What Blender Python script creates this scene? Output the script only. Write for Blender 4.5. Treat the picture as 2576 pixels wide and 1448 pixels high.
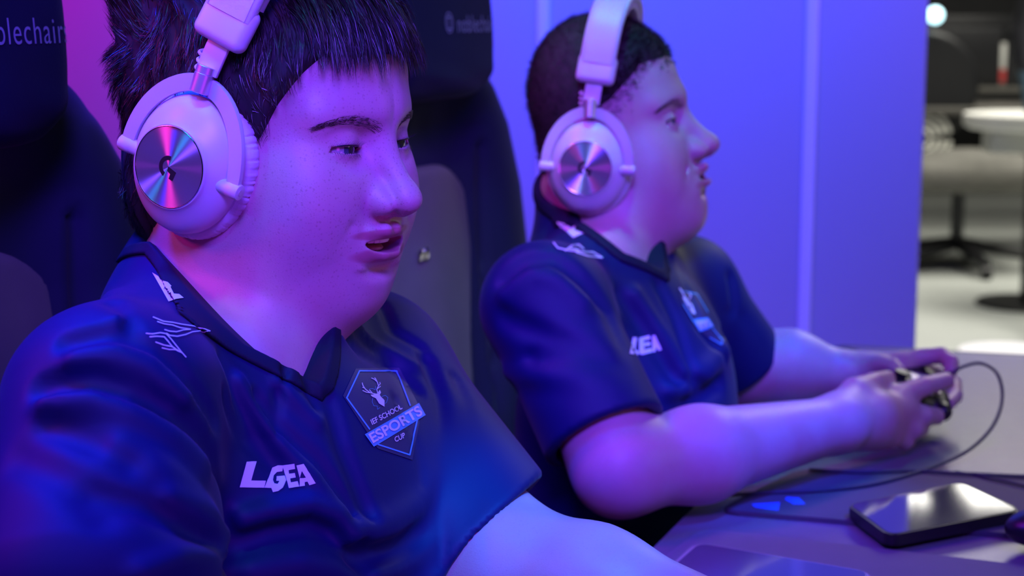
import bpy, bmesh, math, random
import numpy as np
from mathutils import Vector, Matrix
from mathutils.bvhtree import BVHTree
random.seed(7)
for _o in list(bpy.data.objects): bpy.data.objects.remove(_o)
SC = bpy.context.scene
COL = SC.collection
R = math.radians
# ---------------------------------------------------------------- camera
CAMZ, PITCH, FPX = 1.22, R(9.2), 4300.0
cam_d = bpy.data.cameras.new('camera'); cam = bpy.data.objects.new('camera', cam_d); COL.objects.link(cam)
cam.location = (0, 0, CAMZ); cam.rotation_euler = (R(90)-PITCH, 0, 0)
cam_d.sensor_width = 36; cam_d.lens = FPX/2576*36; cam_d.clip_start = .05; cam_d.clip_end = 60
cam_d.dof.use_dof = True; cam_d.dof.focus_distance = 1.12; cam_d.dof.aperture_fstop = 7.5
SC.camera = cam
# ---------------------------------------------------------------- look
SC.view_settings.view_transform = 'Standard'; SC.view_settings.look = 'None'
SC.view_settings.gamma = 1; SC.view_settings.exposure = 0.0; SC.view_settings.use_curve_mapping = False
W = bpy.data.worlds.new('world'); SC.world = W; W.use_nodes = True
W.node_tree.nodes['Background'].inputs[0].default_value = (.55, .6, .75, 1)
W.node_tree.nodes['Background'].inputs[1].default_value = .007
# ---------------------------------------------------------------- pixel helpers (2576 x 1448 frame)
FW = Vector((0, math.cos(PITCH), -math.sin(PITCH))); UP = Vector((0, math.sin(PITCH), math.cos(PITCH)))
CAM = Vector((0, 0, CAMZ))
def ray(px, py):
    return Vector(((px-1288)/FPX, 0, 0)) + UP*((724-py)/FPX) + FW
def P(px, py, d): return CAM + ray(px, py)*d
def G(px, py, z=.75):
    r = ray(px, py); return CAM + r*((z-CAMZ)/r.z)
def PY(px, py, y):
    r = ray(px, py); return CAM + r*(y/r.y)
def proj(p):
    v = Vector(p)-CAM; d = v.dot(FW); return (1288+FPX*v.x/d, 724-FPX*v.dot(UP)/d, d)
# ---------------------------------------------------------------- lights
def area(name, loc, target, size, power, color, spread=180, size_y=None):
    l = bpy.data.lights.new(name, 'AREA'); l.energy = power; l.color = color
    l.size = size; l.spread = R(spread)
    if size_y: l.shape = 'RECTANGLE'; l.size_y = size_y
    o = bpy.data.objects.new(name, l); COL.objects.link(o); o.location = loc
    o.rotation_euler = (Vector(target)-Vector(loc)).to_track_quat('-Z', 'Y').to_euler(); return o
def spot(name, loc, target, power, color, angle, blend=.5, size=.03):
    l = bpy.data.lights.new(name, 'SPOT'); l.energy = power; l.color = color
    l.spot_size = R(angle); l.spot_blend = blend; l.shadow_soft_size = size
    o = bpy.data.objects.new(name, l); COL.objects.link(o); o.location = loc
    o.rotation_euler = (Vector(target)-Vector(loc)).to_track_quat('-Z', 'Y').to_euler(); return o

WHT = (1.0, .93, .84)
area('lamp_key_violet', (-.02, -.05, 2.05), (-.08, 1.20, 1.20), .40, 3.0, (.15, .05, 1), 35)
area('lamp_violet_far', (.55, .75, 2.15), (.20, 1.78, 1.08), .30, .5, (.45, .03, 1), 50)
area('lamp_magenta_far', (-.50, 1.62, 1.95), (.10, 1.66, .95), .2, 1.3, (.55, .02, 1), 80)
area('lamp_violet_low', (.45, .10, .95), (-.1, 1.15, .98), .3, .45, (.55, .03, 1), 70)
area('lamp_blue_front', (.75, .30, 2.10), (.10, 1.45, .85), .35, 4.2, (.0, .02, 1), 110)
area('lamp_blue_left', (-.68, 1.18, 2.25), (-.28, 1.02, .95), .25, 7, (.0, .02, 1), 60)
area('lamp_magenta_left', (-1.20, .80, 1.70), (-.25, 1.12, 1.0), .22, 1.05, (1, .03, .60), 90)
area('lamp_white_right', (1.45, 1.35, 1.35), (.0, 1.6, 1.05), .4, .5, WHT, 120)
area('lamp_cyan_near', (-.25, .80, 2.25), P(560, 150, 1.12), .16, .12, (.0, .7, 1), 30)
area('lamp_cyan_far', (.12, 1.55, 2.35), P(1540, 70, 1.76), .2, .28, (.0, .9, .8), 30)
area('lamp_red', (-.98, .93, 1.95), (-.2, 1.1, 1.1), .05, .38, (1, .01, .02), 80)
area('lamp_blue_small', (-.75, .25, 1.80), (-.2, 1.1, 1.1), .06, .5, (.0, .25, 1), 80)
spot('spot_azure_arm', (.35, .75, 1.75), P(1345, 1440, 1.2), 95, (0, .20, 1), 12, .35, .03)
spot('spot_blue_forearm', (.75, 1.25, 1.85), P(1930, 1100, 1.68), 112, (.0, .055, 1), 17, .8, .03)
spot('spot_azure_far_arm', (.65, 1.5, 1.95), P(1905, 930, 1.97), 84, (0, .07, 1), 12, .6, .03)
spot('spot_neutral_seat', (-.12, .10, 2.20), P(1075, 720, 2.0), 40, (1, .95, .84), 12, .8, .06)
# wash on the divider
area('wall_wash_violet', (-.95, 2.55, 2.2), (-1.2, 3.2, 1.3), .5, 13, (.8, .01, 1), 150)
area('wall_wash_blue', (.0, 2.7, 2.1), (.05, 3.1, 1.2), .35, 17, (.0, .068, 1), 95)
area('wall_wash_indigo', (.95, 2.45, 2.2), (.7, 3.05, 1.2), .5, 11, (.16, .10, 1), 105)
# hall lamps
area('hall_lamp', (2.6, 7.2, 3.1), (2.6, 7.2, 0), 2.4, 113, (1, .97, .86), 150)
area('hall_lamp', (2.2, 4.6, 3.1), (2.0, 4.4, 0), .8, 54, (1, .96, .88), 120)
# ---------------------------------------------------------------- signed distance shapes
def V3(*a): return np.array(a, dtype=np.float32)
def A(v): return np.array(v, dtype=np.float32)
def ln(v): return np.sqrt((v*v).sum(-1))
def ell(p, c, r):
    r = A(r); q = p-A(c); k0 = ln(q/r); k1 = ln(q/(r*r))+1e-9
    return k0*(k0-1)/k1
def ellr(p, c, r, M): return ell((p-A(c))@A(M), (0, 0, 0), r)
def cap(p, a, b, ra, rb=None):
    a = A(a); b = A(b); rb = ra if rb is None else rb
    ba = b-a; h = np.clip(((p-a)@ba)/max(float(ba@ba), 1e-9), 0, 1)
    return ln(p-a-h[:, None]*ba) - (ra+(rb-ra)*h)
def chain(p, pts, rs, k=.004):
    d = None
    for i in range(len(pts)-1):
        e = cap(p, pts[i], pts[i+1], rs[i], rs[i+1]); d = e if d is None else su(d, e, k)
    return d
def polyd(p, pts):
    d = None
    for i in range(len(pts)-1):
        e = cap(p, pts[i], pts[i+1], 0); d = e if d is None else np.minimum(d, e)
    return d
def su(a, b, k):
    h = np.maximum(k-np.abs(a-b), 0)/k; return np.minimum(a, b)-h*h*k*.25
def smx(a, b, k): return -su(-a, -b, k)
def sub(a, b, k): return smx(a, -b, k)
def box(p, c, h, r=0.0):
    q = np.abs(p-A(c))-(A(h)-r)
    return ln(np.maximum(q, 0))+np.minimum(q.max(-1), 0)-r
def sstep(a, b, x):
    t = np.clip((x-a)/(b-a), 0, 1); return t*t*(3-2*t)
def bl(x, a, b, c=None):  # gaussian bump
    return np.exp(-((x-a)/b)**2)
def frame(yaw, pitch=0, roll=0):
    """columns: forward, left, up; yaw turns the face towards the camera, pitch tips it up"""
    f = Vector((math.cos(R(yaw)), -math.sin(R(yaw)), 0)); l = Vector((math.sin(R(yaw)), math.cos(R(yaw)), 0)); u = Vector((0, 0, 1))
    m = Matrix((f, l, u)).transposed()
    m = m @ Matrix.Rotation(-R(pitch), 3, 'Y') @ Matrix.Rotation(R(roll), 3, 'X')
    return m
class Fr:
    def __init__(s, o, m): s.o = Vector(o); s.m = m; s.on = A(o); s.mn = A([list(r) for r in m])
    def loc(s, p): return (p-s.on)@s.mn
    def w(s, *v): return s.o + s.m@Vector(v)
    def mat(s): return Matrix.Translation(s.o) @ s.m.to_4x4()
# ---------------------------------------------------------------- surface nets on a graded grid
def axis(lo, hi, h, fine=None, hf=None):
    if fine is None: return np.arange(lo, hi+h, h, dtype=np.float32)
    a, b = fine
    L = [np.arange(lo, max(a, lo), h)] if a > lo else []
    L.append(np.arange(max(a, lo), min(b, hi), hf))
    if b < hi: L.append(np.arange(min(b, hi), hi+h, h))
    return np.concatenate(L).astype(np.float32)
def ev(F, p, ch=150000):
    return np.concatenate([F(p[i:i+ch]) for i in range(0, len(p), ch)]).astype(np.float32)
def nets(F, xs, ys, zs, B=10, newton=2, lip=1.25):
    nx, ny, nz = len(xs), len(ys), len(zs)
    val = np.empty((nx, ny, nz), np.float32)
    bx = [(i, min(i+B, nx)) for i in range(0, nx, B)]; by = [(i, min(i+B, ny)) for i in range(0, ny, B)]; bz = [(i, min(i+B, nz)) for i in range(0, nz, B)]
    cx = np.array([(xs[a]+xs[b-1])/2 for a, b in bx]); cy = np.array([(ys[a]+ys[b-1])/2 for a, b in by]); cz = np.array([(zs[a]+zs[b-1])/2 for a, b in bz])
    ex = np.array([(xs[min(b, nx-1)]-xs[max(a-1, 0)])/2 for a, b in bx]); ey = np.array([(ys[min(b, ny-1)]-ys[max(a-1, 0)])/2 for a, b in by]); ez = np.array([(zs[min(b, nz-1)]-zs[max(a-1, 0)])/2 for a, b in bz])
    C = np.stack(np.meshgrid(cx, cy, cz, indexing='ij'), -1).reshape(-1, 3).astype(np.float32)
    E = np.stack(np.meshgrid(ex, ey, ez, indexing='ij'), -1).reshape(-1, 3)
    d = ev(F, C); rad = ln(E)*lip+.004
    act = np.abs(d) < rad
    idx = 0; todo = []
    for ia, (a, b) in enumerate(bx):
        for ib, (c, e) in enumerate(by):
            for ic, (f, g) in enumerate(bz):
                if act[idx]: todo.append((a, b, c, e, f, g))
                else: val[a:b, c:e, f:g] = d[idx]
                idx += 1
    for s in range(0, len(todo), 120):
        T = todo[s:s+120]; pts = []
        for a, b, c, e, f, g in T:
            pts.append(np.stack(np.meshgrid(xs[a:b], ys[c:e], zs[f:g], indexing='ij'), -1).reshape(-1, 3))
        v = ev(F, np.concatenate(pts)); k = 0
        for a, b, c, e, f, g in T:
            n = (b-a)*(e-c)*(g-f); val[a:b, c:e, f:g] = v[k:k+n].reshape(b-a, e-c, g-f); k += n
    ins = val < 0
    s = ins[:-1, :-1, :-1].astype(np.int8)
    tot = sum(ins[i:nx-1+i, j:ny-1+j, k:nz-1+k].astype(np.int8) for i in (0, 1) for j in (0, 1) for k in (0, 1))
    cells = np.nonzero((tot > 0) & (tot < 8)); ci, cj, ck = cells
    n = len(ci); ids = np.full((nx-1, ny-1, nz-1), -1, np.int32); ids[cells] = np.arange(n)
    acc = np.zeros((n, 3), np.float64); cnt = np.zeros(n)
    def pos(i, j, k): return np.stack([xs[i], ys[j], zs[k]], -1)
    for ax in range(3):
        o1, o2 = [q for q in range(3) if q != ax]
        for u in (0, 1):
            for w in (0, 1):
                da = [0, 0, 0]; da[o1] = u; da[o2] = w; db = list(da); db[ax] = 1
                i0, j0, k0 = ci+da[0], cj+da[1], ck+da[2]; i1, j1, k1 = ci+db[0], cj+db[1], ck+db[2]
                v0 = val[i0, j0, k0]; v1 = val[i1, j1, k1]; m = (v0 < 0) != (v1 < 0)
                t = np.where(m, v0/(v0-v1+1e-20), 0)[:, None]
                acc += np.where(m[:, None], pos(i0, j0, k0)*(1-t)+pos(i1, j1, k1)*t, 0); cnt += m
    V = (acc/cnt[:, None]).astype(np.float32)
    faces = []
    for ax in range(3):
        sl0 = [slice(None)]*3; sl1 = [slice(None)]*3; sl0[ax] = slice(0, -1); sl1[ax] = slice(1, None)
        a0 = ins[tuple(sl0)]; a1 = ins[tuple(sl1)]
        e = np.nonzero(a0 != a1); e = np.array(e)
        o1, o2 = [(1, 2), (2, 0), (0, 1)][ax]
        ok = (e[o1] > 0) & (e[o2] > 0) & (e[o1] < [nx, ny, nz][o1]-1) & (e[o2] < [nx, ny, nz][o2]-1); e = e[:, ok]
        flip = a0[e[0], e[1], e[2]]
        def cid(u, w):
            q = e.copy(); q[o1] -= u; q[o2] -= w; return ids[q[0], q[1], q[2]]
        f = np.stack([cid(1, 1), cid(0, 1), cid(0, 0), cid(1, 0)], -1)
        f[~flip] = f[~flip][:, ::-1]; faces.append(f)
    Fc = np.concatenate(faces); Fc = Fc[(Fc >= 0).all(1)]
    for _ in range(newton):
        d, g = grad(F, V); gn = (g*g).sum(-1)+1e-9
        st = (d/gn)[:, None]*g; L = ln(st); lim = .003
        st *= np.minimum(1, lim/(L+1e-9))[:, None]; V = V-st
    return V, Fc
def grad(F, V, h=.0006):
    d = ev(F, V); g = np.stack([ev(F, V+V3(*[h if i == j else 0 for j in range(3)]))-ev(F, V-V3(*[h if i == j else 0 for j in range(3)])) for i in range(3)], -1)/(2*h)
    return d, g
def march(F, px, py, d0=.6, d1=4.0, n=80, off=0.0):
    """where the sight line through a pixel meets a surface"""
    r = A(ray(px, py)); d = d0; o = A(CAM); L = float(np.sqrt(r@r))
    for _ in range(n):
        v = float(F((o+r*d)[None])[0])-off
        if v < .0002: return Vector((o+r*d).tolist())
        d += max(v*.8, .0003)/L
        if d > d1: return None
    return Vector((o+r*d).tolist())
# ---------------------------------------------------------------- objects
def tag(o, label=None, cat=None, group=None, kind=None):
    if label: o['label'] = label
    if cat: o['category'] = cat
    if group: o['group'] = group
    if kind: o['kind'] = kind
    return o
def root(name, loc=(0, 0, 0), **k):
    o = bpy.data.objects.new(name, None); COL.objects.link(o); o.location = loc; o.empty_display_size = .05
    return tag(o, **k)
def link(name, me, mat=None, parent=None, world=True):
    o = bpy.data.objects.new(name, me); COL.objects.link(o)
    if mat: me.materials.append(mat)
    if parent:
        o.parent = parent
        if world: o.matrix_parent_inverse = Matrix.Translation(parent.location).inverted()
    return o
def meshnp(name, V, Fc, mat, parent=None, smooth=True):
    me = bpy.data.meshes.new(name); V = np.asarray(V, np.float32); Fc = np.asarray(Fc, np.int32)
    me.vertices.add(len(V)); me.vertices.foreach_set('co', V.ravel())
    k = Fc.shape[1]; me.loops.add(Fc.size); me.loops.foreach_set('vertex_index', Fc.ravel())
    me.polygons.add(len(Fc)); me.polygons.foreach_set('loop_start', np.arange(0, Fc.size, k, dtype=np.int32))
    try: me.polygons.foreach_set('loop_total', np.full(len(Fc), k, np.int32))
    except Exception: pass
    me.polygons.foreach_set('use_smooth', np.full(len(Fc), smooth)); me.update(); me.validate()
    return link(name, me, mat, parent)
def blob(name, F, lo, hi, h, mat, parent=None, fine=None, hf=None, newton=2, **kw):
    fx, fy, fz = fine if fine else (None, None, None)
    V, Fc = nets(F, axis(lo[0], hi[0], h, fx, hf), axis(lo[1], hi[1], h, fy, hf), axis(lo[2], hi[2], h, fz, hf), newton=newton, **kw)
    return meshnp(name, V, Fc, mat, parent)
def bmo(name, bm, mat, parent=None, smooth=True):
    me = bpy.data.meshes.new(name); bmesh.ops.recalc_face_normals(bm, faces=bm.faces); bm.to_mesh(me); bm.free()
    if smooth:
        me.polygons.foreach_set('use_smooth', [True]*len(me.polygons))
        try: me.set_sharp_from_angle(angle=R(38))
        except Exception: pass
    return link(name, me, mat, parent)
def bbox_bm(bm, c, s, M=None, bev=0, seg=2):
    r = bmesh.ops.create_cube(bm, size=1); vs = r['verts']
    for v in vs: v.co = Vector((v.co.x*s[0], v.co.y*s[1], v.co.z*s[2]))
    if bev:
        es = list({e for v in vs for e in v.link_edges})
        rb = bmesh.ops.bevel(bm, geom=es, offset=bev, segments=seg, affect='EDGES', profile=.5)
        vs = list({v for f in rb['faces'] for v in f.verts} | {v for v in vs if v.is_valid})
    T = Matrix.Translation(Vector(c)) @ (M.to_4x4() if M else Matrix())
    for v in vs: v.co = T@v.co
    return vs
def tube(bm, pts, rad, n=10, closed=False, capped=True):
    pts = [Vector(p) for p in pts]; rs = rad if isinstance(rad, (list, tuple)) else [rad]*len(pts)
    prev = None; rings = []
    for i, p in enumerate(pts):
        a = pts[(i-1) % len(pts)] if closed or i > 0 else p; b = pts[(i+1) % len(pts)] if closed or i < len(pts)-1 else p
        t = (b-a).normalized()
        if prev is None:
            prev = t.orthogonal().normalized()
        prev = (prev-t*prev.dot(t)).normalized(); bi = t.cross(prev)
        rings.append([bm.verts.new(p+(prev*math.cos(2*math.pi*k/n)+bi*math.sin(2*math.pi*k/n))*rs[i]) for k in range(n)])
    m = len(rings)
    for i in range(m if closed else m-1):
        for k in range(n): bm.faces.new((rings[i][k], rings[i][(k+1) % n], rings[(i+1) % m][(k+1) % n], rings[(i+1) % m][k]))
    if capped and not closed: bm.faces.new(rings[0][::-1]); bm.faces.new(rings[-1])
def spl(pts, n=8):
    """Catmull-Rom through points"""
    pts = [Vector(p) for p in pts]; out = []
    for i in range(len(pts)-1):
        p0 = pts[max(i-1, 0)]; p1 = pts[i]; p2 = pts[i+1]; p3 = pts[min(i+2, len(pts)-1)]
        for k in range(n):
            t = k/n; out.append(.5*((2*p1)+(p2-p0)*t+(2*p0-5*p1+4*p2-p3)*t*t+(3*p1-p0-3*p2+p3)*t**3))
    out.append(pts[-1]); return out
def lathe(bm, prof, n=64, sx=1.0, sz=1.0, close=False):
    """prof: (radius, axial); axis is y"""
    rings = []
    for r, y in prof: rings.append([bm.verts.new((r*sx*math.cos(2*math.pi*k/n), y, r*sz*math.sin(2*math.pi*k/n))) for k in range(n)])
    for i in range(len(rings)-1):
        for k in range(n): bm.faces.new((rings[i][k], rings[i][(k+1) % n], rings[i+1][(k+1) % n], rings[i+1][k]))
    if close:
        for k in range(n): bm.faces.new((rings[-1][k], rings[-1][(k+1) % n], rings[0][(k+1) % n], rings[0][k]))
    else:
        if prof[0][0] > 1e-6: bm.faces.new(rings[0][::-1])
        if prof[-1][0] > 1e-6: bm.faces.new(rings[-1])
    bmesh.ops.remove_doubles(bm, verts=bm.verts, dist=1e-6)
def prism(bm, pts2, d, place):
    """extrude outline pts2 by thickness d; place(x, y, h) gives a world point"""
    a = [bm.verts.new(place(x, y, 0)) for x, y in pts2]; b = [bm.verts.new(place(x, y, d)) for x, y in pts2]
    n = len(a); bm.faces.new(a[::-1]); bm.faces.new(b)
    for i in range(n): bm.faces.new((a[i], a[(i+1) % n], b[(i+1) % n], b[i]))
def xf(bm, M):
    for v in bm.verts: v.co = M@v.co
# ---------------------------------------------------------------- materials
def mat(name, color, rough=.5, metal=0, bump=None, noise=None, sheen=0, spec=.5, emit=None, es=0, sss=0, aniso=None, coat=0, alpha=None):
    m = bpy.data.materials.new(name); m.use_nodes = True; nt = m.node_tree; b = nt.nodes['Principled BSDF']
    b.inputs['Base Color'].default_value = (*color, 1); b.inputs['Roughness'].default_value = rough; b.inputs['Metallic'].default_value = metal
    b.inputs['Specular IOR Level'].default_value = spec
    if sheen: b.inputs['Sheen Weight'].default_value = sheen; b.inputs['Sheen Roughness'].default_value = .4
    if coat: b.inputs['Coat Weight'].default_value = coat; b.inputs['Coat Roughness'].default_value = .05
    if sss:
        b.inputs['Subsurface Weight'].default_value = sss; b.inputs['Subsurface Radius'].default_value = (1, .35, .2); b.inputs['Subsurface Scale'].default_value = .006
    if emit: b.inputs['Emission Color'].default_value = (*emit, 1); b.inputs['Emission Strength'].default_value = es
    tc = nt.nodes.new('ShaderNodeTexCoord')
    if noise:   # scale, amount: the colour varies gently
        sc, am = noise; n = nt.nodes.new('ShaderNodeTexNoise'); n.inputs['Scale'].default_value = sc; n.inputs['Detail'].default_value = 4
        nt.links.new(tc.outputs['Object'], n.inputs['Vector'])
        mx = nt.nodes.new('ShaderNodeMix'); mx.data_type = 'RGBA'
        mx.inputs['A'].default_value = (*[c*(1-am) for c in color], 1); mx.inputs['B'].default_value = (*[min(1, c*(1+am)) for c in color], 1)
        nt.links.new(n.outputs['Fac'], mx.inputs['Factor']); nt.links.new(mx.outputs['Result'], b.inputs['Base Color'])
    if bump:    # scale, strength, distance
        sc, st, di = bump; n = nt.nodes.new('ShaderNodeTexNoise'); n.inputs['Scale'].default_value = sc; n.inputs['Detail'].default_value = 3
        nt.links.new(tc.outputs['Object'], n.inputs['Vector'])
        bp = nt.nodes.new('ShaderNodeBump'); bp.inputs['Strength'].default_value = st; bp.inputs['Distance'].default_value = di
        nt.links.new(n.outputs['Fac'], bp.inputs['Height']); nt.links.new(bp.outputs['Normal'], b.inputs['Normal'])
    return m
# ---------------------------------------------------------------- materials of this place
def skin_mat(name, base, freck, center, fr=1.0, hairline=None):
    m = mat(name, base, .46, sss=.12, spec=.42); nt = m.node_tree; L = nt.links; N = nt.nodes; b = N['Principled BSDF']
    tc = N.new('ShaderNodeTexCoord')
    big = N.new('ShaderNodeTexNoise'); big.inputs['Scale'].default_value = 22; big.inputs['Detail'].default_value = 5; L.new(tc.outputs['Object'], big.inputs['Vector'])
    r0 = N.new('ShaderNodeValToRGB'); r0.color_ramp.elements[0].position = .35; r0.color_ramp.elements[1].position = .7
    r0.color_ramp.elements[0].color = (*base, 1); r0.color_ramp.elements[1].color = (base[0]*.97, base[1]*.80, base[2]*.80, 1); L.new(big.outputs['Fac'], r0.inputs[0])
    out = r0.outputs[0]
    for sc, th, st, seed in ((330, .34, .34*fr, 0), (560, .36, .28*fr, 3), (150, .12, .34*fr, 8)):
        mp = N.new('ShaderNodeMapping'); mp.inputs['Location'].default_value = (seed, seed*.3, 0); L.new(tc.outputs['Object'], mp.inputs[0])
        vo = N.new('ShaderNodeTexVoronoi'); vo.inputs['Scale'].default_value = sc; L.new(mp.outputs[0], vo.inputs['Vector'])
        mr = N.new('ShaderNodeMapRange'); mr.inputs['From Min'].default_value = th*.35; mr.inputs['From Max'].default_value = th; mr.inputs['To Min'].default_value = 1; mr.inputs['To Max'].default_value = 0
        L.new(vo.outputs['Distance'], mr.inputs['Value'])
        sp = N.new('ShaderNodeSeparateColor'); L.new(vo.outputs['Color'], sp.inputs[0])
        gt = N.new('ShaderNodeMath'); gt.operation = 'GREATER_THAN'; gt.inputs[1].default_value = .45; L.new(sp.outputs[0], gt.inputs[0])
        # freckles gather around the nose and cheeks
        ds = N.new('ShaderNodeVectorMath'); ds.operation = 'DISTANCE'; ds.inputs[1].default_value = center; L.new(tc.outputs['Object'], ds.inputs[0])
        fa = N.new('ShaderNodeMapRange'); fa.inputs['From Min'].default_value = .035; fa.inputs['From Max'].default_value = .12; fa.inputs['To Min'].default_value = 1; fa.inputs['To Max'].default_value = .22
        L.new(ds.outputs['Value'], fa.inputs['Value'])
        m1 = N.new('ShaderNodeMath'); m1.operation = 'MULTIPLY'; L.new(mr.outputs[0], m1.inputs[0]); L.new(gt.outputs[0], m1.inputs[1])
        m2 = N.new('ShaderNodeMath'); m2.operation = 'MULTIPLY'; L.new(m1.outputs[0], m2.inputs[0]); L.new(fa.outputs[0], m2.inputs[1])
        m3 = N.new('ShaderNodeMath'); m3.operation = 'MULTIPLY'; m3.inputs[1].default_value = st; L.new(m2.outputs[0], m3.inputs[0])
        mx = N.new('ShaderNodeMix'); mx.data_type = 'RGBA'; mx.inputs['B'].default_value = (base[0]*.42, base[1]*.26, base[2]*.2, 1)
        L.new(m3.outputs[0], mx.inputs['Factor']); L.new(out, mx.inputs['A']); out = mx.outputs['Result']
    if hairline:    # lips: o (frame) and tint
        fr_, lipc = hairline
        mp = N.new('ShaderNodeVectorMath'); mp.operation = 'SUBTRACT'; mp.inputs[1].default_value = fr_.o; L.new(tc.outputs['Object'], mp.inputs[0])
        ax = []
        for k in range(3):
            dt = N.new('ShaderNodeVectorMath'); dt.operation = 'DOT_PRODUCT'; dt.inputs[1].default_value = fr_.m.col[k]; L.new(mp.outputs[0], dt.inputs[0]); ax.append(dt.outputs['Value'])
        def mth(op, a, b2=None):
            n = N.new('ShaderNodeMath'); n.operation = op
            for i, v in enumerate((a, b2)):
                if v is None: continue
                if isinstance(v, (int, float)): n.inputs[i].default_value = v
                else: L.new(v, n.inputs[i])
            return n.outputs[0]
        for (cz, rz, ry, k) in lipc:
            yy = mth('POWER', mth('DIVIDE', mth('ABSOLUTE', ax[1]), ry), 2.0)
            zz = mth('POWER', mth('ABSOLUTE', mth('DIVIDE', mth('SUBTRACT', ax[2], cz), rz)), 2.0)
            xx = mth('GREATER_THAN', ax[0], .075)
            r = N.new('ShaderNodeMapRange'); r.inputs['From Min'].default_value = .7; r.inputs['From Max'].default_value = 1.15; r.inputs['To Min'].default_value = k; r.inputs['To Max'].default_value = 0
            L.new(mth('ADD', yy, zz), r.inputs['Value'])
            mx = N.new('ShaderNodeMix'); mx.data_type = 'RGBA'; mx.inputs['B'].default_value = (.40, .11, .15, 1)
            L.new(mth('MULTIPLY', r.outputs[0], xx), mx.inputs['Factor']); L.new(out, mx.inputs['A']); out = mx.outputs['Result']
    L.new(out, b.inputs['Base Color'])
    n = N.new('ShaderNodeTexNoise'); n.inputs['Scale'].default_value = 900; n.inputs['Detail'].default_value = 2; L.new(tc.outputs['Object'], n.inputs['Vector'])
    bp = N.new('ShaderNodeBump'); bp.inputs['Strength'].default_value = .22; bp.inputs['Distance'].default_value = .0006; L.new(n.outputs['Fac'], bp.inputs['Height']); L.new(bp.outputs['Normal'], b.inputs['Normal'])
    return m
M_jersey = mat('jersey knit', (.0022, .007, .075), .60, sheen=.05, spec=.3, bump=(1500, .12, .0005), noise=(9, .18))
M_collar = mat('jersey rib', (.005, .007, .030), .7, spec=.25, bump=(1800, .2, .0005))
M_trouser = mat('dark trousers', (.012, .012, .02), .8, noise=(30, .3), bump=(700, .3, .001))
M_print = mat('white print', (.78, .80, .86), .5)
M_printblue = mat('light blue print', (.10, .45, .72), .5)
M_printdark = mat('slate print', (.035, .035, .10), .5)
M_printgrey = mat('grey print', (.22, .22, .34), .5)
M_hair = mat('dark brown hair', (.018, .010, .010), .40, spec=.5)
M_hair2 = mat('brown hair tips', (.040, .022, .014), .45, spec=.3)
M_brow = mat('brow hair', (.055, .028, .022), .5, spec=.2)
M_scalp = mat('hair root shade', (.014, .009, .012), .8)
M_buzz = mat('cropped hair', (.030, .018, .020), .7, noise=(140, .3), bump=(500, .5, .002))
M_white = mat('white satin plastic', (.62, .60, .62), .38, noise=(6, .02))
M_whitel = mat('white leatherette', (.62, .60, .62), .45, bump=(260, .35, .001), noise=(8, .03))
M_alu = mat('brushed silver', (.72, .68, .72), .42, .85)
M_ink = mat('black ink', (.01, .01, .012), .5)
M_tooth = mat('tooth enamel', (.80, .74, .62), .2)
M_gum = mat('mouth inside', (.20, .03, .03), .4)
M_tongue = mat('tongue', (.45, .13, .12), .4, bump=(500, .3, .001))
M_chair = mat('black chair fabric', (.014, .018, .050), .75, sheen=.06, spec=.25, bump=(900, .35, .0008), noise=(14, .25))
M_chairp = mat('charcoal chair panel', (.15, .145, .14), .8, sheen=.05, spec=.2, bump=(1100, .4, .0008), noise=(16, .2))
M_pillow = mat('dark velour pillow', (.007, .009, .032), .85, sheen=.05, spec=.2, bump=(700, .3, .001), noise=(10, .3))
M_thread = mat('silver thread', (.30, .32, .42), .5, bump=(1600, .6, .001))
M_chrome = mat('polished metal', (.8, .78, .72), .18, 1.0)
M_black = mat('black plastic', (.012, .012, .014), .38, noise=(30, .2))
M_cable = mat('braided cable', (.030, .03, .055), .55, bump=(1800, .5, .0006))
M_floor = mat('grey hall carpet', (.46, .48, .45), .85, noise=(3, .12), bump=(200, .3, .003))
M_dark = mat('dark hall surfaces', (.020, .020, .022), .7, noise=(4, .3))
M_wall = mat('matt wall panel', (.46, .46, .50), .55, noise=(2.5, .03), bump=(300, .08, .0005))
M_strip = mat('anodised strip', (.85, .85, .88), .4)
M_desk = mat('dark grey desk laminate', (.22, .21, .20), .27, noise=(60, .06), bump=(900, .1, .0004))
M_mat = mat('dark mat cloth', (.085, .082, .090), .75, noise=(40, .1), bump=(1500, .3, .0005))
M_mat2 = mat('grey mat cloth', (.17, .155, .165), .75, noise=(40, .08), bump=(1500, .3, .0005))
M_printb2 = mat('blue mat print', (.05, .22, .75), .6)
M_glass = mat('dark phone glass', (.03, .03, .05), .06, coat=1, noise=(20, .2))
M_glass2 = mat('smudged phone glass', (.06, .07, .11), .16, coat=.6, noise=(30, .3), bump=(25, .03, .001))
M_case = mat('thin phone case', (.42, .40, .34), .2, coat=.5)
M_tablew = mat('white table laminate', (.85, .84, .80), .4, noise=(5, .02))
M_seat = mat('grey seat fabric', (.14, .135, .12), .85, noise=(18, .25), bump=(500, .4, .002))
M_ring = mat('pale moulded rings', (.85, .85, .76), .5)
M_deskbk = mat('worn dark desk', (.085, .080, .070), .6, noise=(9, .3))
M_greyb = mat('pale grey card', (.50, .50, .47), .7, noise=(12, .1))
M_red = mat('red plastic', (.50, .06, .06), .4)
M_panel = mat('lit diffuser', (.9, .9, .85), .5, emit=(1, .97, .88), es=7.0)  # glow of the panels added for the phone reflection
M_led = mat('lamp glow', (.6, .9, 1), .4, emit=(.55, .92, 1), es=3.0)
M_jeans = mat('blue jeans', (.10, .17, .22), .85, noise=(60, .3), bump=(700, .4, .001))
M_shoe = mat('dark shoe', (.03, .03, .035), .6)
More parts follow.
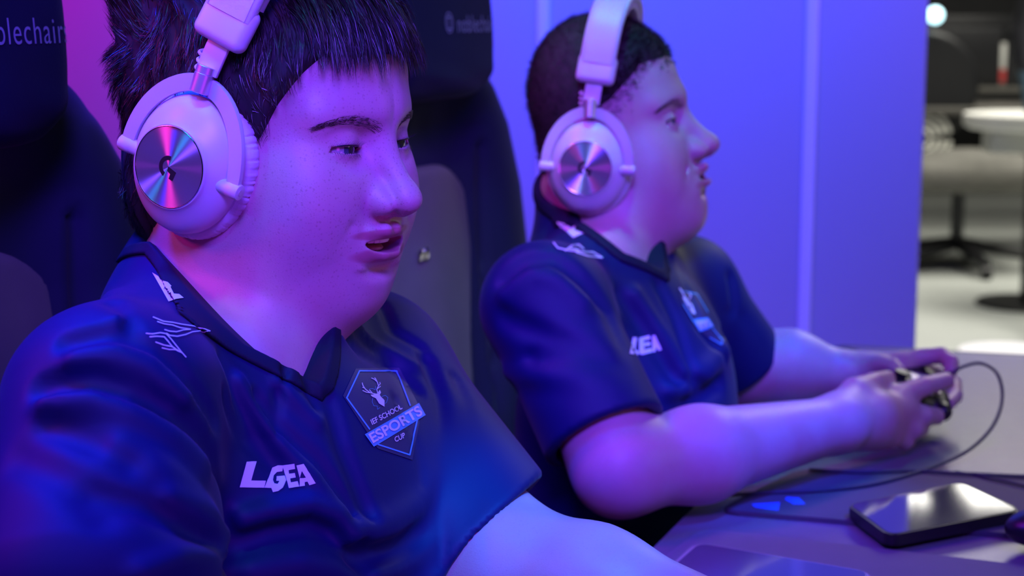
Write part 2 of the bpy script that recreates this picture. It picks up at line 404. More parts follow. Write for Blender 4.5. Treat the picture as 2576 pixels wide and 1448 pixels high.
# ---------------------------------------------------------------- the head shape shared by both boys, in head axes (x forward, y left, z up, origin between the eyes' level and ears)
def head_sdf(q, c):
    """c: dict of proportions"""
    x, y, z = q[:, 0], q[:, 1], q[:, 2]; s = np.stack([x, np.abs(y), z], -1)
    d = ell(s, (-.016+c.get('cr', 0), 0, .042), (.098-c.get('cr', 0), .077, .086))
    d = su(d, ell(s, (.030, 0, .040), (.064, .062, .062)), .03)
    d = su(d, ell(s, (.030, 0, -.022), (.062, .062, .070)), .03)
    ck = c['cheek']
    d = su(d, ell(s, (.050, .036, -.038), (.034+ck, .030+ck, .036+ck)), .022)
    d = su(d, ell(s, (.010, .030, -.066), (.060, .036+ck, .038+ck*.7)), .03)
    d = su(d, ell(s, (.064, 0, -.096), (.026, .027, .024)), .026)
    jw = c.get('jaw', 0)
    if jw: d = su(d, ell(s, (.018, .022, -.082), (.052, .036, .030+jw)), .035)
    d = su(d, ell(s, (.025, 0, -.098), (.050, .042, .026+ck)), .03)
    # brow
    d = su(d, cap(s, (.086, .008, .024), (.070, .044, .022), .009, .008), .016)
    # eye hollows
    d = sub(d, ell(s, (.098, .029, .002), (.017, .018, .011)), .014)
    # muzzle
    d = su(d, ell(s, (.0695, 0, -.067), (.028, .030, .0225)), .020)
    # nose
    d = su(d, cap(s, (.083, 0, .012), (.107, 0, -.026), .0075, .0085), .012)
    d = su(d, ell(s, (.1115, 0, -.0335), (.0108, .0110, .0102)), .007)
    d = su(d, ell(s, (.099, .0125, -.0375), (.0108, .0064, .0070)), .005)
    d = su(d, cap(s, (.108, 0, -.041), (.094, 0, -.0450), .0045, .0048), .005)
    d = sub(d, ell(s, (.104, .0068, -.0455), (.0058, .0032, .0040)), .003)
    d = su(d, ell(s, (.0925, .0120, -.0315), (.0085, .0058, .0065)), .011)
    # lips: bent upwards at the corners
    s0 = s; s = s.copy(); s[:, 1] /= c.get('mw', 1); s[:, 2] -= .0050+c.get('curl', .004)*np.minimum(s[:, 1]/.028, 1.3)**2
    op = c['open']; sm = c['smile']
    cz = -.0660+sm
    up = [(.0765, .0335, cz), (.0925, .0180, -.0632), (.0995, .0055, -.0606), (.0992, 0, -.0614)]
    lo = [(.0765, .0330, cz-.001), (.0900, .0165, -.0702-op*.6), (.0965, .005, -.0727-op), (.0968, 0, -.0730-op)]
    d = su(d, chain(s, up, [.0020, .0036, .0040, .0040], .003), .0035)
    d = su(d, chain(s, lo, [.0020, .0048, .0062, .0062], .003), .0045)
    # philtrum and the dip below the lip
    d = sub(d, cap(s, (.1030, 0, -.0545), (.1030, 0, -.0570), .0018), .004)
    d = sub(d, ell(s, (.0975, 0, -.0845-op), (.009, .016, .0035)), .010)
    # the mouth's opening
    mo = ell(s, (.088, 0, -.0695-op*.5), (.022, .0225, .0024+op*.62))
    d = sub(d, mo, .002)
    d = sub(d, cap(s, (.080, .0350, cz), (.088, .0180, -.0655-op*.3), .0010, .0014), .002)
    s = s0
    # eyelids: a shell around each eyeball with an almond gap
    E = (.0726, .0305, 0)
    d = su(d, ell(s, E, (.0161, .0162, .0158)), .005)
    # fold above the lid
    d = sub(d, chain(s, [(.0835, .0430, .0046), (.0882, .038, .0070), (.0906, .029, .0074), (.0885, .0195, .0045)], [.0002, .0009, .0009, .0004], .001), .0018)
    u = (s[:, 1]-.0308)/.0150; w = z+.0006-u*.0010
    rt_ = np.sqrt(np.clip(1-u*u, 0, 1)); hi = .0033*rt_*c['eye']; lo_ = -.0030*rt_
    gap = np.maximum(np.maximum(w-hi, lo_-w), (np.abs(u)-1)*.015); gap = np.maximum(gap, .072-s[:, 0])
    shell = ln(s-V3(*E))-.0136
    gap = np.where(ln(s-V3(*E)) < .026, np.maximum(gap, -shell), .01)
    d = sub(d, gap, .0010)
    d = sub(d, chain(s, [(.0815, .0438, -.0012), (.0770, .0490, -.0030)], [.0008, .0004], .001), .0015)
    # soft bag below
    d = su(d, chain(s, [(.076, .041, -.0095), (.0815, .031, -.0115), (.082, .022, -.0095)], [.0015, .0028, .0015], .002), .005)
    # smile fold
    d = sub(d, chain(s, [(.086, .033, -.050), (.080, .038, -.060), (.069, .042, -.074)], [.0003, .0010, .0004], .001), c.get('fold', .008))
    return d
# ================================================================ the near boy
H1 = Fr((0, 0, 0), frame(30, -3, 0)); H1.o = P(424, 420, 1.105)-H1.m@Vector((0, -.111, -.014)); H1.on = A(H1.o)
cfg1 = dict(cheek=.0075, jaw=.010, open=.0042, smile=.003, eye=.88, fold=.010)
S1r = P(278, 1030, 1.03)      # his right shoulder joint (near the camera)
S1l = P(915, 950, 1.34)      # his left shoulder joint
E1r = P(250, 1560, .98); E1l = P(1235, 1432, 1.21); W1l = P(1985, 1665, 1.10)
W1r = P(900, 1900, 1.02)
N1 = H1.w(-.048, -.010, -.155)   # base of the neck
N1f = P(735, 956, 1.13)      # pit of the neck
C1 = (S1r+S1l)/2
B1 = Fr(C1, frame(26, 0, 0)); NB1 = Fr(C1, frame(36, 0, 0)); HEM1 = P(1238, 1318, 1.24); HN1 = A((Vector((.69, 0, 0))-UP*.72-FW*.12).normalized())
def torso1(p, o=0.0):
    q = B1.loc(p)
    d = ell(q, (.010, 0, -.135), (.115+o, .165+o, .175+o))
    d = su(d, ell(q, (.030, 0, -.36), (.135+o, .160+o, .20+o)), .06)
    d = su(d, chain(p, [A(S1r), A(N1), A(S1l)], [.052+o, .064+o, .056+o], .02), .05)
    d = su(d, cap(p, A(N1), A(N1f)+V3(-.02, .03, -.03), .052+o, .040+o), .05)
    return d
HAND1 = None
def body1(p):
    q = H1.loc(p); d = head_sdf(q, cfg1)
    d = su(d, cap(p, A(H1.w(-.022, 0, -.060)), A(N1), .062, .064), .035)
    d = su(d, cap(p, A(H1.w(.012, 0, -.100)), A(N1f)-A(B1.m.col[0])*.034+V3(0,0,.012), .038, .030), .04)
    t = torso1(p, -.010)
    d = su(d, t, .03)
    d = su(d, cap(p, A(S1l), A(E1l), .054, .050), .03)
    d = su(d, chain(p, [A(E1l), A(E1l.lerp(W1l, .35)), A(W1l)], [.047, .049, .029], .02), .03)
    d = su(d, cap(p, A(S1r), A(E1r), .055, .045), .03)
    d = su(d, cap(p, A(E1r), A(W1r), .044, .028), .02)
    # hands resting low on the desk edge
    for Wp, dr, sd in ((W1l, (W1l-E1l).normalized(), 1), (W1r, (W1r-E1r).normalized(), -1)):
        up = Vector((0, 0, 1)); side = dr.cross(up).normalized()
        c = Wp+dr*.045
        d = su(d, cap(p, A(Wp+side*.014), A(Wp+dr*.085+side*.024), .017, .015), .02); d = su(d, cap(p, A(Wp-side*.014), A(Wp+dr*.085-side*.026), .017, .014), .02)
        for k in range(4):
            b = Wp+dr*.088+side*(.027-.018*k); m1 = b+dr*(.036-.004*abs(k-1))+up*.004; e = m1+dr*.026-up*.016
            d = su(d, chain(p, [A(b), A(m1), A(e)], [.0088, .0082, .0072], .003), .006)
        d = su(d, chain(p, [A(Wp+side*.02*sd), A(Wp+side*.048*sd+dr*.04), A(Wp+side*.052*sd+dr*.075)], [.013, .0105, .0085], .004), .010)
    return d
FOLDS1 = []
def jersey1_base(p):
    d = torso1(p, .004)
    # left sleeve
    a, b = A(S1l), A(E1l)+V3(.01, 0, -.02); sl = cap(p, a, b, .064, .076)
    cut = (p-A(HEM1))@HN1
    sl = smx(sl, cut, .006); d = su(d, sl, .035)
    # right sleeve, loose, filling the near corner
    a, b = A(S1r), A(P(235, 1480, .97)); sr = cap(p, a, b, .060, .078); d = su(d, sr, .03)
    # neck tube
    nk = su(cap(p, A(H1.w(-.022, 0, -.060)), A(N1), .062, .064), cap(p, A(H1.w(.012, 0, -.100)), A(N1f)-A(B1.m.col[0])*.034+V3(0,0,.012), .038, .030), .04)
    d = su(d, nk-.006, .034)
    # belly bulge of cloth above the lap
    return d
def neckcut1(p):
    q = (p-A(N1f))@NB1.mn    # forward, left, up from the pit of the neck
    return q[:, 2] - (.0 + .70*np.abs(q[:, 1]) - .63*np.clip(q[:, 0], -.118, 0)) 
def jersey1_folded(p):
    d = jersey1_base(p); f = np.zeros(len(p), np.float32)
    for pts, w, am in FOLDS1: f += am*1.5*np.exp(-(polyd(p, pts)/(w*.9))**2)
    f *= sstep(.07, .15, ln(p-A(HEM1)))*(.35+.65*sstep(.09, .13, ln(p-A(N1))))
    return d+f
def jersey1(p):
    d = jersey1_folded(p)
    dr = A((E1l-S1l).normalized()); cut = (p-A(HEM1))@HN1
    inn = np.maximum(cap(p, A(S1l), A(E1l)+dr*.1, .0500, .056), -(cut+.012)); d = sub(d, inn, .003)
    g = neckcut1(p)
    near = ln(p-A(N1))-.22
    return smx(d, np.minimum(g, -near), .006)
def fold(Fb, store, pix, w, am):
    pts = []
    for (x, y) in pix:
        h = march(Fb, x, y)
        if h is not None: pts.append(A(h))
    if len(pts) > 1: store.append((pts, w, am))
# ================================================================ the far boy
H2 = Fr((0, 0, 0), frame(14, 15, 0)); H2.o = P(1472, 423, 1.72)-H2.m@Vector((0, -.111, -.022)); H2.on = A(H2.o)
cfg2 = dict(cheek=.002, jaw=.003, open=.0030, smile=.0065, eye=.9, fold=.008, cr=.026, mw=.84)
S2r = P(1372, 770, 1.64); S2l = P(1722, 728, 1.93)
E2r = P(1560, 1176, 1.565); W2r = P(2105, 1066, 1.74)
E2l = P(1868, 925, 1.98); W2l = P(2140, 948, 1.97)
N2 = H2.w(-.048, 0, -.150); N2f = P(1606, 676, 1.74); C2 = (S2r+S2l)/2; B2 = Fr(C2, frame(27, 0, 0))
def torso2(p, o=0.0):
    q = B2.loc(p)
    d = ell(q, (.010, 0, -.13), (.105+o, .150+o, .17+o))
    d = su(d, ell(q, (.022, 0, -.33), (.118+o, .140+o, .19+o)), .06)
    d = su(d, chain(p, [A(S2r), A(N2), A(S2l)], [.050+o, .055+o, .050+o], .02), .05)
    d = su(d, cap(p, A(N2), A(N2f)-A(B2.m.col[0])*.035-V3(0, 0, .02), .048+o, .038+o), .05)
    return d
def fing(p, d, pts, rs, k=.004):
    return su(d, chain(p, [A(P(*t)) for t in pts], rs, .0025), k)
def body2(p):
    d = head_sdf(H2.loc(p), cfg2)
    d = su(d, cap(p, A(H2.w(-.026, 0, -.055)), A(N2), .054, .056), .035)
    d = su(d, cap(p, A(H2.w(.010, 0, -.095)), A(N2f)-A(B2.m.col[0])*.036+V3(0, 0, .012), .034, .028), .04)
    d = su(d, torso2(p, -.010), .03)
    d = su(d, cap(p, A(S2r), A(E2r), .046, .043), .03)
    d = su(d, chain(p, [A(E2r), A(P(1760, 1142, 1.61)), A(W2r)], [.041, .043, .0275], .02), .02)
    d = su(d, cap(p, A(S2l), A(E2l), .046, .042), .03)
    d = su(d, chain(p, [A(E2l), A(P(1985, 922, 1.975)), A(W2l)], [.041, .040, .0265], .02), .02)
    # near hand: palm, then five fingers around the grip
    d = su(d, chain(p, [A(W2r), A(P(2195, 1045, 1.785)), A(P(2262, 1030, 1.82))], [.026, .0255, .019], .01), .02)
    d = su(d, chain(p, [A(P(2160, 1085, 1.77)), A(P(2228, 1092, 1.80))], [.020, .0165], .01), .015)
    d = fing(p, d, [(2255, 1000, 1.82), (2322, 972, 1.842), (2380, 957, 1.868)], [.0130, .0108, .0094], .008)
    d = fing(p, d, [(2265, 1035, 1.82), (2322, 1044, 1.832), (2354, 1047, 1.855)], [.0130, .0108, .0096], .006)
    d = fing(p, d, [(2255, 1068, 1.81), (2298, 1078, 1.822), (2314, 1080, 1.845)], [.0125, .0104, .0092], .006)
    d = fing(p, d, [(2235, 1095, 1.80), (2275, 1110, 1.82), (2285, 1108, 1.84)], [.0115, .0088, .0078], .006)
    d = fing(p, d, [(2110, 1030, 1.75), (2150, 985, 1.78), (2198, 962, 1.81), (2232, 950, 1.84)], [.016, .0150, .0110, .0085], .012)
    # far hand
    d = su(d, chain(p, [A(W2l), A(P(2205, 938, 1.965)), A(P(2262, 925, 1.96))], [.025, .022, .017], .01), .02)
    d = fing(p, d, [(2255, 915, 1.96), (2325, 898, 1.96), (2368, 893, 1.955), (2392, 912, 1.94), (2392, 932, 1.93)], [.0125, .0100, .0092, .0090, .0078], .008)
    d = fing(p, d, [(2265, 930, 1.98), (2345, 935, 1.99), (2398, 962, 1.975), (2402, 995, 1.945), (2384, 1016, 1.915)], [.012, .0098, .0092, .0088, .0080], .006)
    d = fing(p, d, [(2255, 945, 1.985), (2325, 965, 1.995), (2368, 985, 1.975), (2366, 1004, 1.95)], [.012, .0095, .009, .008], .006)
    d = fing(p, d, [(2240, 955, 1.985), (2295, 985, 1.99), (2330, 1000, 1.975)], [.011, .0088, .008], .006)
    d = fing(p, d, [(2170, 935, 1.955), (2212, 918, 1.94), (2245, 924, 1.925), (2262, 936, 1.915)], [.015, .0120, .0100, .0085], .010)
    return d
FOLDS2 = []
def jersey2_base(p):
    d = torso2(p, .004)
    for S, E, hem, r0, r1, h in ((S2r, E2r, P(1540, 1104, 1.59), .058, .060, 1), (S2l, E2l, P(1900, 905, 1.97), .056, .054, 0)):
        a, b = A(S), A(E); dr = (E-S).normalized(); cut = (p-A(hem))@A(dr)
        sl = smx(cap(p, a, b+A(dr)*.06, r0, r1), cut, .005); d = su(d, sl, .03)
    nk = su(cap(p, A(H2.w(-.026, 0, -.055)), A(N2), .054, .056), cap(p, A(H2.w(.010, 0, -.095)), A(N2f)-A(B2.m.col[0])*.036+V3(0, 0, .012), .034, .028), .04)
    d = su(d, nk-.006, .034)
    return d
def neckcut2(p):
    q = (p-A(N2f))@B2.mn
    return q[:, 2] - (.0 + .55*np.abs(q[:, 1]) - .66*np.clip(q[:, 0], -.072, 0))
def jersey2_folded(p):
    d = jersey2_base(p); f = np.zeros(len(p), np.float32)
    for pts, w, am in FOLDS2: f += am*1.3*np.exp(-(polyd(p, pts)/w)**2)
    for S, E, hem, r0, r1 in HM2: f *= sstep(.065, .13, ln(p-A(hem)))
    return d+f*(.35+.65*sstep(.08, .12, ln(p-A(N2))))
HM2 = ((S2r, E2r, P(1540, 1104, 1.59), .058, .060), (S2l, E2l, P(1900, 905, 1.97), .056, .054))
def jersey2(p):
    d = jersey2_folded(p)
    for S, E, hem, r0, r1 in HM2:
        dr = A((E-S).normalized()); cut = (p-A(hem))@dr
        d = sub(d, np.maximum(cap(p, A(S), A(E)+dr*.1, r0-.010, r1-.010), -(cut+.025)), .003)
    g = neckcut2(p); near = ln(p-A(N2))-.20
    return smx(d, np.minimum(g, -near), .005)
def collar_of(jb, ncut, N, wd=.012):
    def F(p):
        g = ncut(p); e = np.maximum(np.abs(g+wd/2-.0006)-wd/2, 0)
        d = smx(jb(p)-.0024, np.abs(g+wd/2-.0010)-wd/2, .002)
        return np.maximum(d, ln(p-A(N))-.19)
    return F
def thighs(name, B, par, seat=.50):
    """trousers from the hips to below the knees"""
    f = B.m.col[0]; l = B.m.col[1]; hip = Vector((B.o.x-.01, B.o.y, seat+.11))
    def F(p):
        d = ell((p-A(hip))@B.mn, (0, 0, .02), (.13, .165, .12))
        for s in (-1, 1):
            h = hip+l*(s*.08)-Vector((0, 0, .02)); k = h+f*.36+l*(s*.03)-Vector((0, 0, .02)); an = Vector((k.x+.02, k.y, .12))
            d = su(d, cap(p, A(h), A(k), .085, .062), .03); d = su(d, cap(p, A(k), A(an), .060, .05), .02)
        return d
    lo = hip-Vector((.35, .4, .65)); hi = hip+Vector((.6, .4, .2))
    o = blob(name, F, (lo.x, lo.y, .03), (hi.x, hi.y, hip.z+.2), .012, M_trouser, par); return o
# ---------------------------------------------------------------- prints that lie on cloth or a case
def text2d(s, size=1.0, offset=0.0, shear=0.0, space=1.0):
    cu = bpy.data.curves.new('t', 'FONT'); cu.body = s; cu.size = size; cu.offset = offset; cu.shear = shear; cu.space_character = space; cu.fill_mode = 'BOTH'
    o = bpy.data.objects.new('t', cu); COL.objects.link(o); dg = bpy.context.evaluated_depsgraph_get(); me = bpy.data.meshes.new_from_object(o.evaluated_get(dg))
    V = [(v.co.x, v.co.y) for v in me.vertices]; Fc = [tuple(p.vertices) for p in me.polygons]
    bpy.data.objects.remove(o); bpy.data.curves.remove(cu); bpy.data.meshes.remove(me)
    xs = [v[0] for v in V]; ys = [v[1] for v in V]; x0, x1, y0, y1 = min(xs), max(xs), min(ys), max(ys)
    return [((x-x0)/(x1-x0), (y-y0)/(y1-y0)) for x, y in V], Fc
def quadmap(V, q):
    """unit square to four corners: bottom left, bottom right, top right, top left"""
    a, b, c, d = [Vector(t) for t in q]
    return [((a*(1-u)+b*u)*(1-v)+(d*(1-u)+c*u)*v) for u, v in V]
def decal(name, V, Fc, bvh, m, par, off=.0006, step=9.0, thick=.0004, cast=None):
    bm = bmesh.new(); vs = [bm.verts.new((v[0], v[1], 0)) for v in V]
    for f in Fc:
        try: bm.faces.new([vs[i] for i in f])
        except ValueError: pass
    bmesh.ops.remove_doubles(bm, verts=bm.verts, dist=1e-5); bmesh.ops.triangulate(bm, faces=bm.faces)
    for _ in range(7):
        es = [e for e in bm.edges if e.calc_length() > step]
        if not es: break
        bmesh.ops.subdivide_edges(bm, edges=es, cuts=1); bmesh.ops.triangulate(bm, faces=[f for f in bm.faces if len(f.verts) > 3])
    dead = []
    for v in bm.verts:
        if cast: h = cast(v.co.x, v.co.y)
        else:
            r = ray(v.co.x, v.co.y).normalized(); 
            hs = [q for q in (b_.ray_cast(CAM, r) for b_ in (bvh if isinstance(bvh, (list, tuple)) else [bvh])) if q[0] is not None]
            h = min(hs, key=lambda q: q[3])[:2] if hs else None
        if h is None: dead.append(v); continue
        v.co = h[0]+h[1]*off
    bmesh.ops.delete(bm, geom=dead, context='VERTS')
    bmesh.ops.recalc_face_normals(bm, faces=bm.faces)
    o = bmo(name, bm, m, par)
    return o
def poly(pts): return list(pts), [tuple(range(len(pts)))]
def merge(*ms):
    V, Fc = [], []
    for v, f in ms:
        n = len(V); V += [tuple(x)[:2] for x in v]; Fc += [tuple(i+n for i in t) for t in f]
    return V, Fc
def strokes(lines, w):
    """polylines to thin bands"""
    out = []
    for L in lines:
        ww = w; pts = [Vector(p) for p in L]
        for a, b in zip(pts[:-1], pts[1:]):
            t = (b-a).normalized(); n = Vector((-t.y, t.x))*ww/2; e = t*ww*.25; out.append(poly([tuple(a-n-e), tuple(b-n+e), tuple(b+n+e), tuple(a+n-e)]))
    return merge(*out)
def bvh_of(o):
    dg = [tuple(v.co) for v in o.data.vertices]; return BVHTree.FromPolygons(dg, [tuple(p.vertices) for p in o.data.polygons])
def crop(reg, z):   # coordinates read in an enlarged view of a region
    return lambda x, y: (reg[0]+x/z, reg[1]+y/z)
def prints1(jo, co):
    b = [bvh_of(jo), bvh_of(co)]; c6 = crop((560, 880), 3.4483)
    T = [text2d(s, 1, .03) for s in 'LGEA']
    quads = [[(145, 1190), (365, 1192), (372, 1135), (215, 968)], None, None, None]
    # chest lettering: L G E A drawn as outlines
    Lp = [(145, 1190), (205, 970), (290, 968), (245, 1132), (372, 1135), (358, 1195)]
    Gp = [(360, 1195), (430, 1020), (480, 1000), (530, 1000), (520, 1052), (470, 1060), (440, 1090), (432, 1130), (445, 1160), (475, 1165), (492, 1140), (462, 1138), (468, 1098), (540, 1090), (552, 1130), (520, 1195), (480, 1225), (435, 1235), (420, 1198)]
    Ep = [(522, 1000), (622, 985), (628, 1030), (572, 1042), (576, 1075), (625, 1065), (632, 1105), (584, 1115), (590, 1150), (648, 1138), (662, 1185), (572, 1200), (556, 1130)]
    Ap = [(640, 1000), (700, 988), (806, 1155), (752, 1172), (735, 1140), (710, 1145), (712, 1178), (665, 1185), (668, 1110)]
    Ah = [(688, 1050), (722, 1105), (698, 1110)]
    ms = [poly([c6(*p) for p in q]) for q in (Lp, Gp, Ep)]
    Aw = [(640, 1000), (700, 988), (806, 1155), (752, 1172), (735, 1140), (710, 1145), (712, 1178), (665, 1185), (668, 1110), (698, 1110), (722, 1105), (686, 1048), (668, 1108)]
    ms.append(poly([c6(*p) for p in Aw]))
    o = decal('chest_lettering', *merge(*ms), b, M_print, jo)
    # crest
    hexo = [(1150, 165), (1530, 155), (1690, 470), (1700, 640), (1640, 955), (1340, 855), (1040, 400)]
    cr = decal('crest', *poly([c6(*p) for p in hexo]), b, M_printdark, jo, .0006)
    edge = [[(1265, 690), (1068, 420), (1178, 188), (1505, 190), (1618, 488)], [(1682, 600), (1612, 912), (1338, 822)]]
    decal('crest_outline', *strokes([[c6(*p) for p in L] for L in edge], 3.6), b, M_printblue, cr, .0011)
    bar = [(1222, 735), (1695, 468), (1752, 572), (1300, 842)]
    decal('crest_banner', *poly([c6(*p) for p in bar]), b, M_printblue, cr, .0012)
    V, Fc = text2d('ESPORTS', 1, .025); decal('banner_word', quadmap(V, [c6(1290, 815), c6(1728, 570), c6(1683, 490), c6(1245, 735)]), Fc, b, M_print, cr, .0017)
    V, Fc = text2d('IEF SCHOOL', 1, .018); decal('crest_word', quadmap(V, [c6(1287, 655), c6(1552, 515), c6(1532, 475), c6(1268, 610)]), Fc, b, M_print, cr, .0012)
    V, Fc = text2d('CUP', 1, .018); decal('crest_word', quadmap(V, [c6(1488, 805), c6(1575, 762), c6(1562, 718), c6(1474, 762)]), Fc, b, M_print, cr, .0012)
    # stag's head
    face = [(1310, 385), (1345, 385), (1360, 410), (1392, 442), (1392, 498), (1345, 470), (1318, 425), (1285, 410), (1270, 393), (1295, 393)]
    ant = [[(1315, 388), (1270, 378), (1225, 345), (1205, 312), (1200, 292)], [(1270, 378), (1235, 372), (1205, 358)], [(1240, 358), (1218, 335), (1203, 330)], [(1290, 384), (1262, 352)],
           [(1335, 386), (1325, 350), (1340, 318), (1330, 285), (1305, 262), (1280, 250)], [(1340, 318), (1356, 300), (1352, 288)], [(1334, 340), (1358, 322)], [(1332, 290), (1318, 262), (1308, 248)]]
    decal('stag_head', *merge(poly([c6(*p) for p in face]), poly([c6(*p) for p in [(1335, 375), (1352, 352), (1362, 375), (1350, 395)]]), strokes([[c6(*p) for p in L] for L in ant], 2.0)), b, M_print, cr, .0012)
    loops = [[(1292, 420), (1285, 455), (1300, 490), (1330, 492), (1332, 520), (1352, 505)], [(1370, 410), (1400, 400), (1422, 420), (1410, 460), (1395, 470)], [(1262, 345), (1290, 342), (1312, 352), (1315, 320)]]
    decal('stag_lines', *strokes([[c6(*p) for p in L] for L in loops], .8), b, M_printblue, cr, .0012)
    # collar bone marks
    c4 = crop((0, 550), 2.6329)
    fl = [(1010, 360), (1050, 385), (1085, 415), (1112, 425), (1135, 450), (1128, 455), (1150, 500), (1185, 503), (1215, 528), (1165, 535), (1115, 553)]
    decal('shoulder_mark', *poly([c4(*p) for p in fl]), b, M_print, jo)
    wl = [[(1012, 655), (1080, 683), (1140, 690), (1200, 702), (1270, 712), (1325, 722), (1387, 746)], [(1040, 685), (1085, 700), (1140, 708), (1190, 725), (1258, 735)],
          [(1258, 735), (1210, 740), (1165, 752), (1120, 748), (1088, 738)], [(1387, 746), (1325, 745), (1270, 752), (1225, 770), (1170, 782), (1118, 775), (1100, 762)],
          [(968, 760), (1010, 765), (1060, 758), (1098, 765), (1130, 800), (1170, 850), (1203, 890)], [(992, 783), (1040, 780), (1085, 785), (1112, 815), (1140, 850), (1185, 880)],
          [(1030, 817), (1080, 835), (1140, 850)], [(1072, 855), (1120, 866), (1160, 868), (1203, 890), (1228, 918)]]
    decal('shoulder_emblem', *strokes([[c4(*p) for p in L] for L in wl], 2.6), b, M_print, jo)
def prints2(jo, co):
    b = [bvh_of(jo), bvh_of(co)]; c8 = crop((1240, 500), 2.4132)
    Lp = [(828, 940), (848, 840), (872, 842), (862, 915), (884, 925), (880, 948)]; Ep = [(884, 845), (950, 828), (955, 850), (912, 860), (914, 875), (952, 868), (956, 888), (916, 896), (918, 915), (962, 905), (966, 930), (905, 946), (888, 940)]
    Ap = [(966, 830), (985, 826), (1025, 915), (1003, 920), (995, 905), (985, 908), (986, 926), (968, 930)]
    decal('chest_lettering', *merge(*[poly([c8(*p) for p in q]) for q in (Lp, Ep, Ap)]), b, M_print, jo)
    hexo = [(1120, 545), (1240, 570), (1310, 690), (1345, 760), (1410, 850), (1395, 895), (1320, 850), (1235, 790), (1150, 650)]
    cr = decal('crest', *poly([c8(*p) for p in hexo]), b, M_printdark, jo)
    decal('stag_head', *merge(poly([c8(*p) for p in [(1145, 600), (1165, 600), (1210, 650), (1228, 700), (1205, 700), (1180, 660)]]), strokes([[c8(*p) for p in L] for L in [[(1160, 600), (1140, 560), (1128, 545)], [(1185, 615), (1200, 590), (1190, 575)]]], 3)), b, M_print, cr, .0012)
    decal('crest_outline', *strokes([[c8(*p) for p in L] for L in [[(1135, 560), (1235, 580), (1300, 690)], [(1330, 790), (1390, 860), (1385, 885), (1310, 840)], [(1150, 640), (1215, 750)]]], 2.2), b, M_printblue, cr, .0011)
    decal('crest_banner', *poly([c8(*p) for p in [(1205, 735), (1300, 722), (1335, 775), (1250, 808)]]), b, M_printblue, cr, .0012)
    V, Fc = text2d('ESPORTS', 1, .03); decal('banner_word', quadmap(V, [c8(1250, 795), c8(1325, 772), c8(1300, 735), c8(1222, 748)]), Fc, b, M_print, cr, .0017)
    c3 = crop((1280, 0), 2.13)
    decal('shoulder_mark', *poly([c3(*p) for p in [(258, 1190), (300, 1198), (335, 1225), (362, 1205), (352, 1232), (400, 1250), (345, 1275), (310, 1240), (275, 1215)]]), b, M_print, jo)
    decal('shoulder_emblem', *strokes([[c3(*p) for p in L] for L in [[(238, 1300), (262, 1330), (330, 1345), (400, 1350), (450, 1352), (500, 1382)], [(300, 1345), (340, 1315), (375, 1312), (400, 1335)], [(360, 1352), (420, 1372), (500, 1382)], [(320, 1330), (375, 1340)]]], 3), b, M_print, jo)
    decal('shoulder_mark', *poly([c3(*p) for p in [(830, 1250), (880, 1238), (868, 1270), (858, 1295), (842, 1272)]]), b, M_printblue, jo)
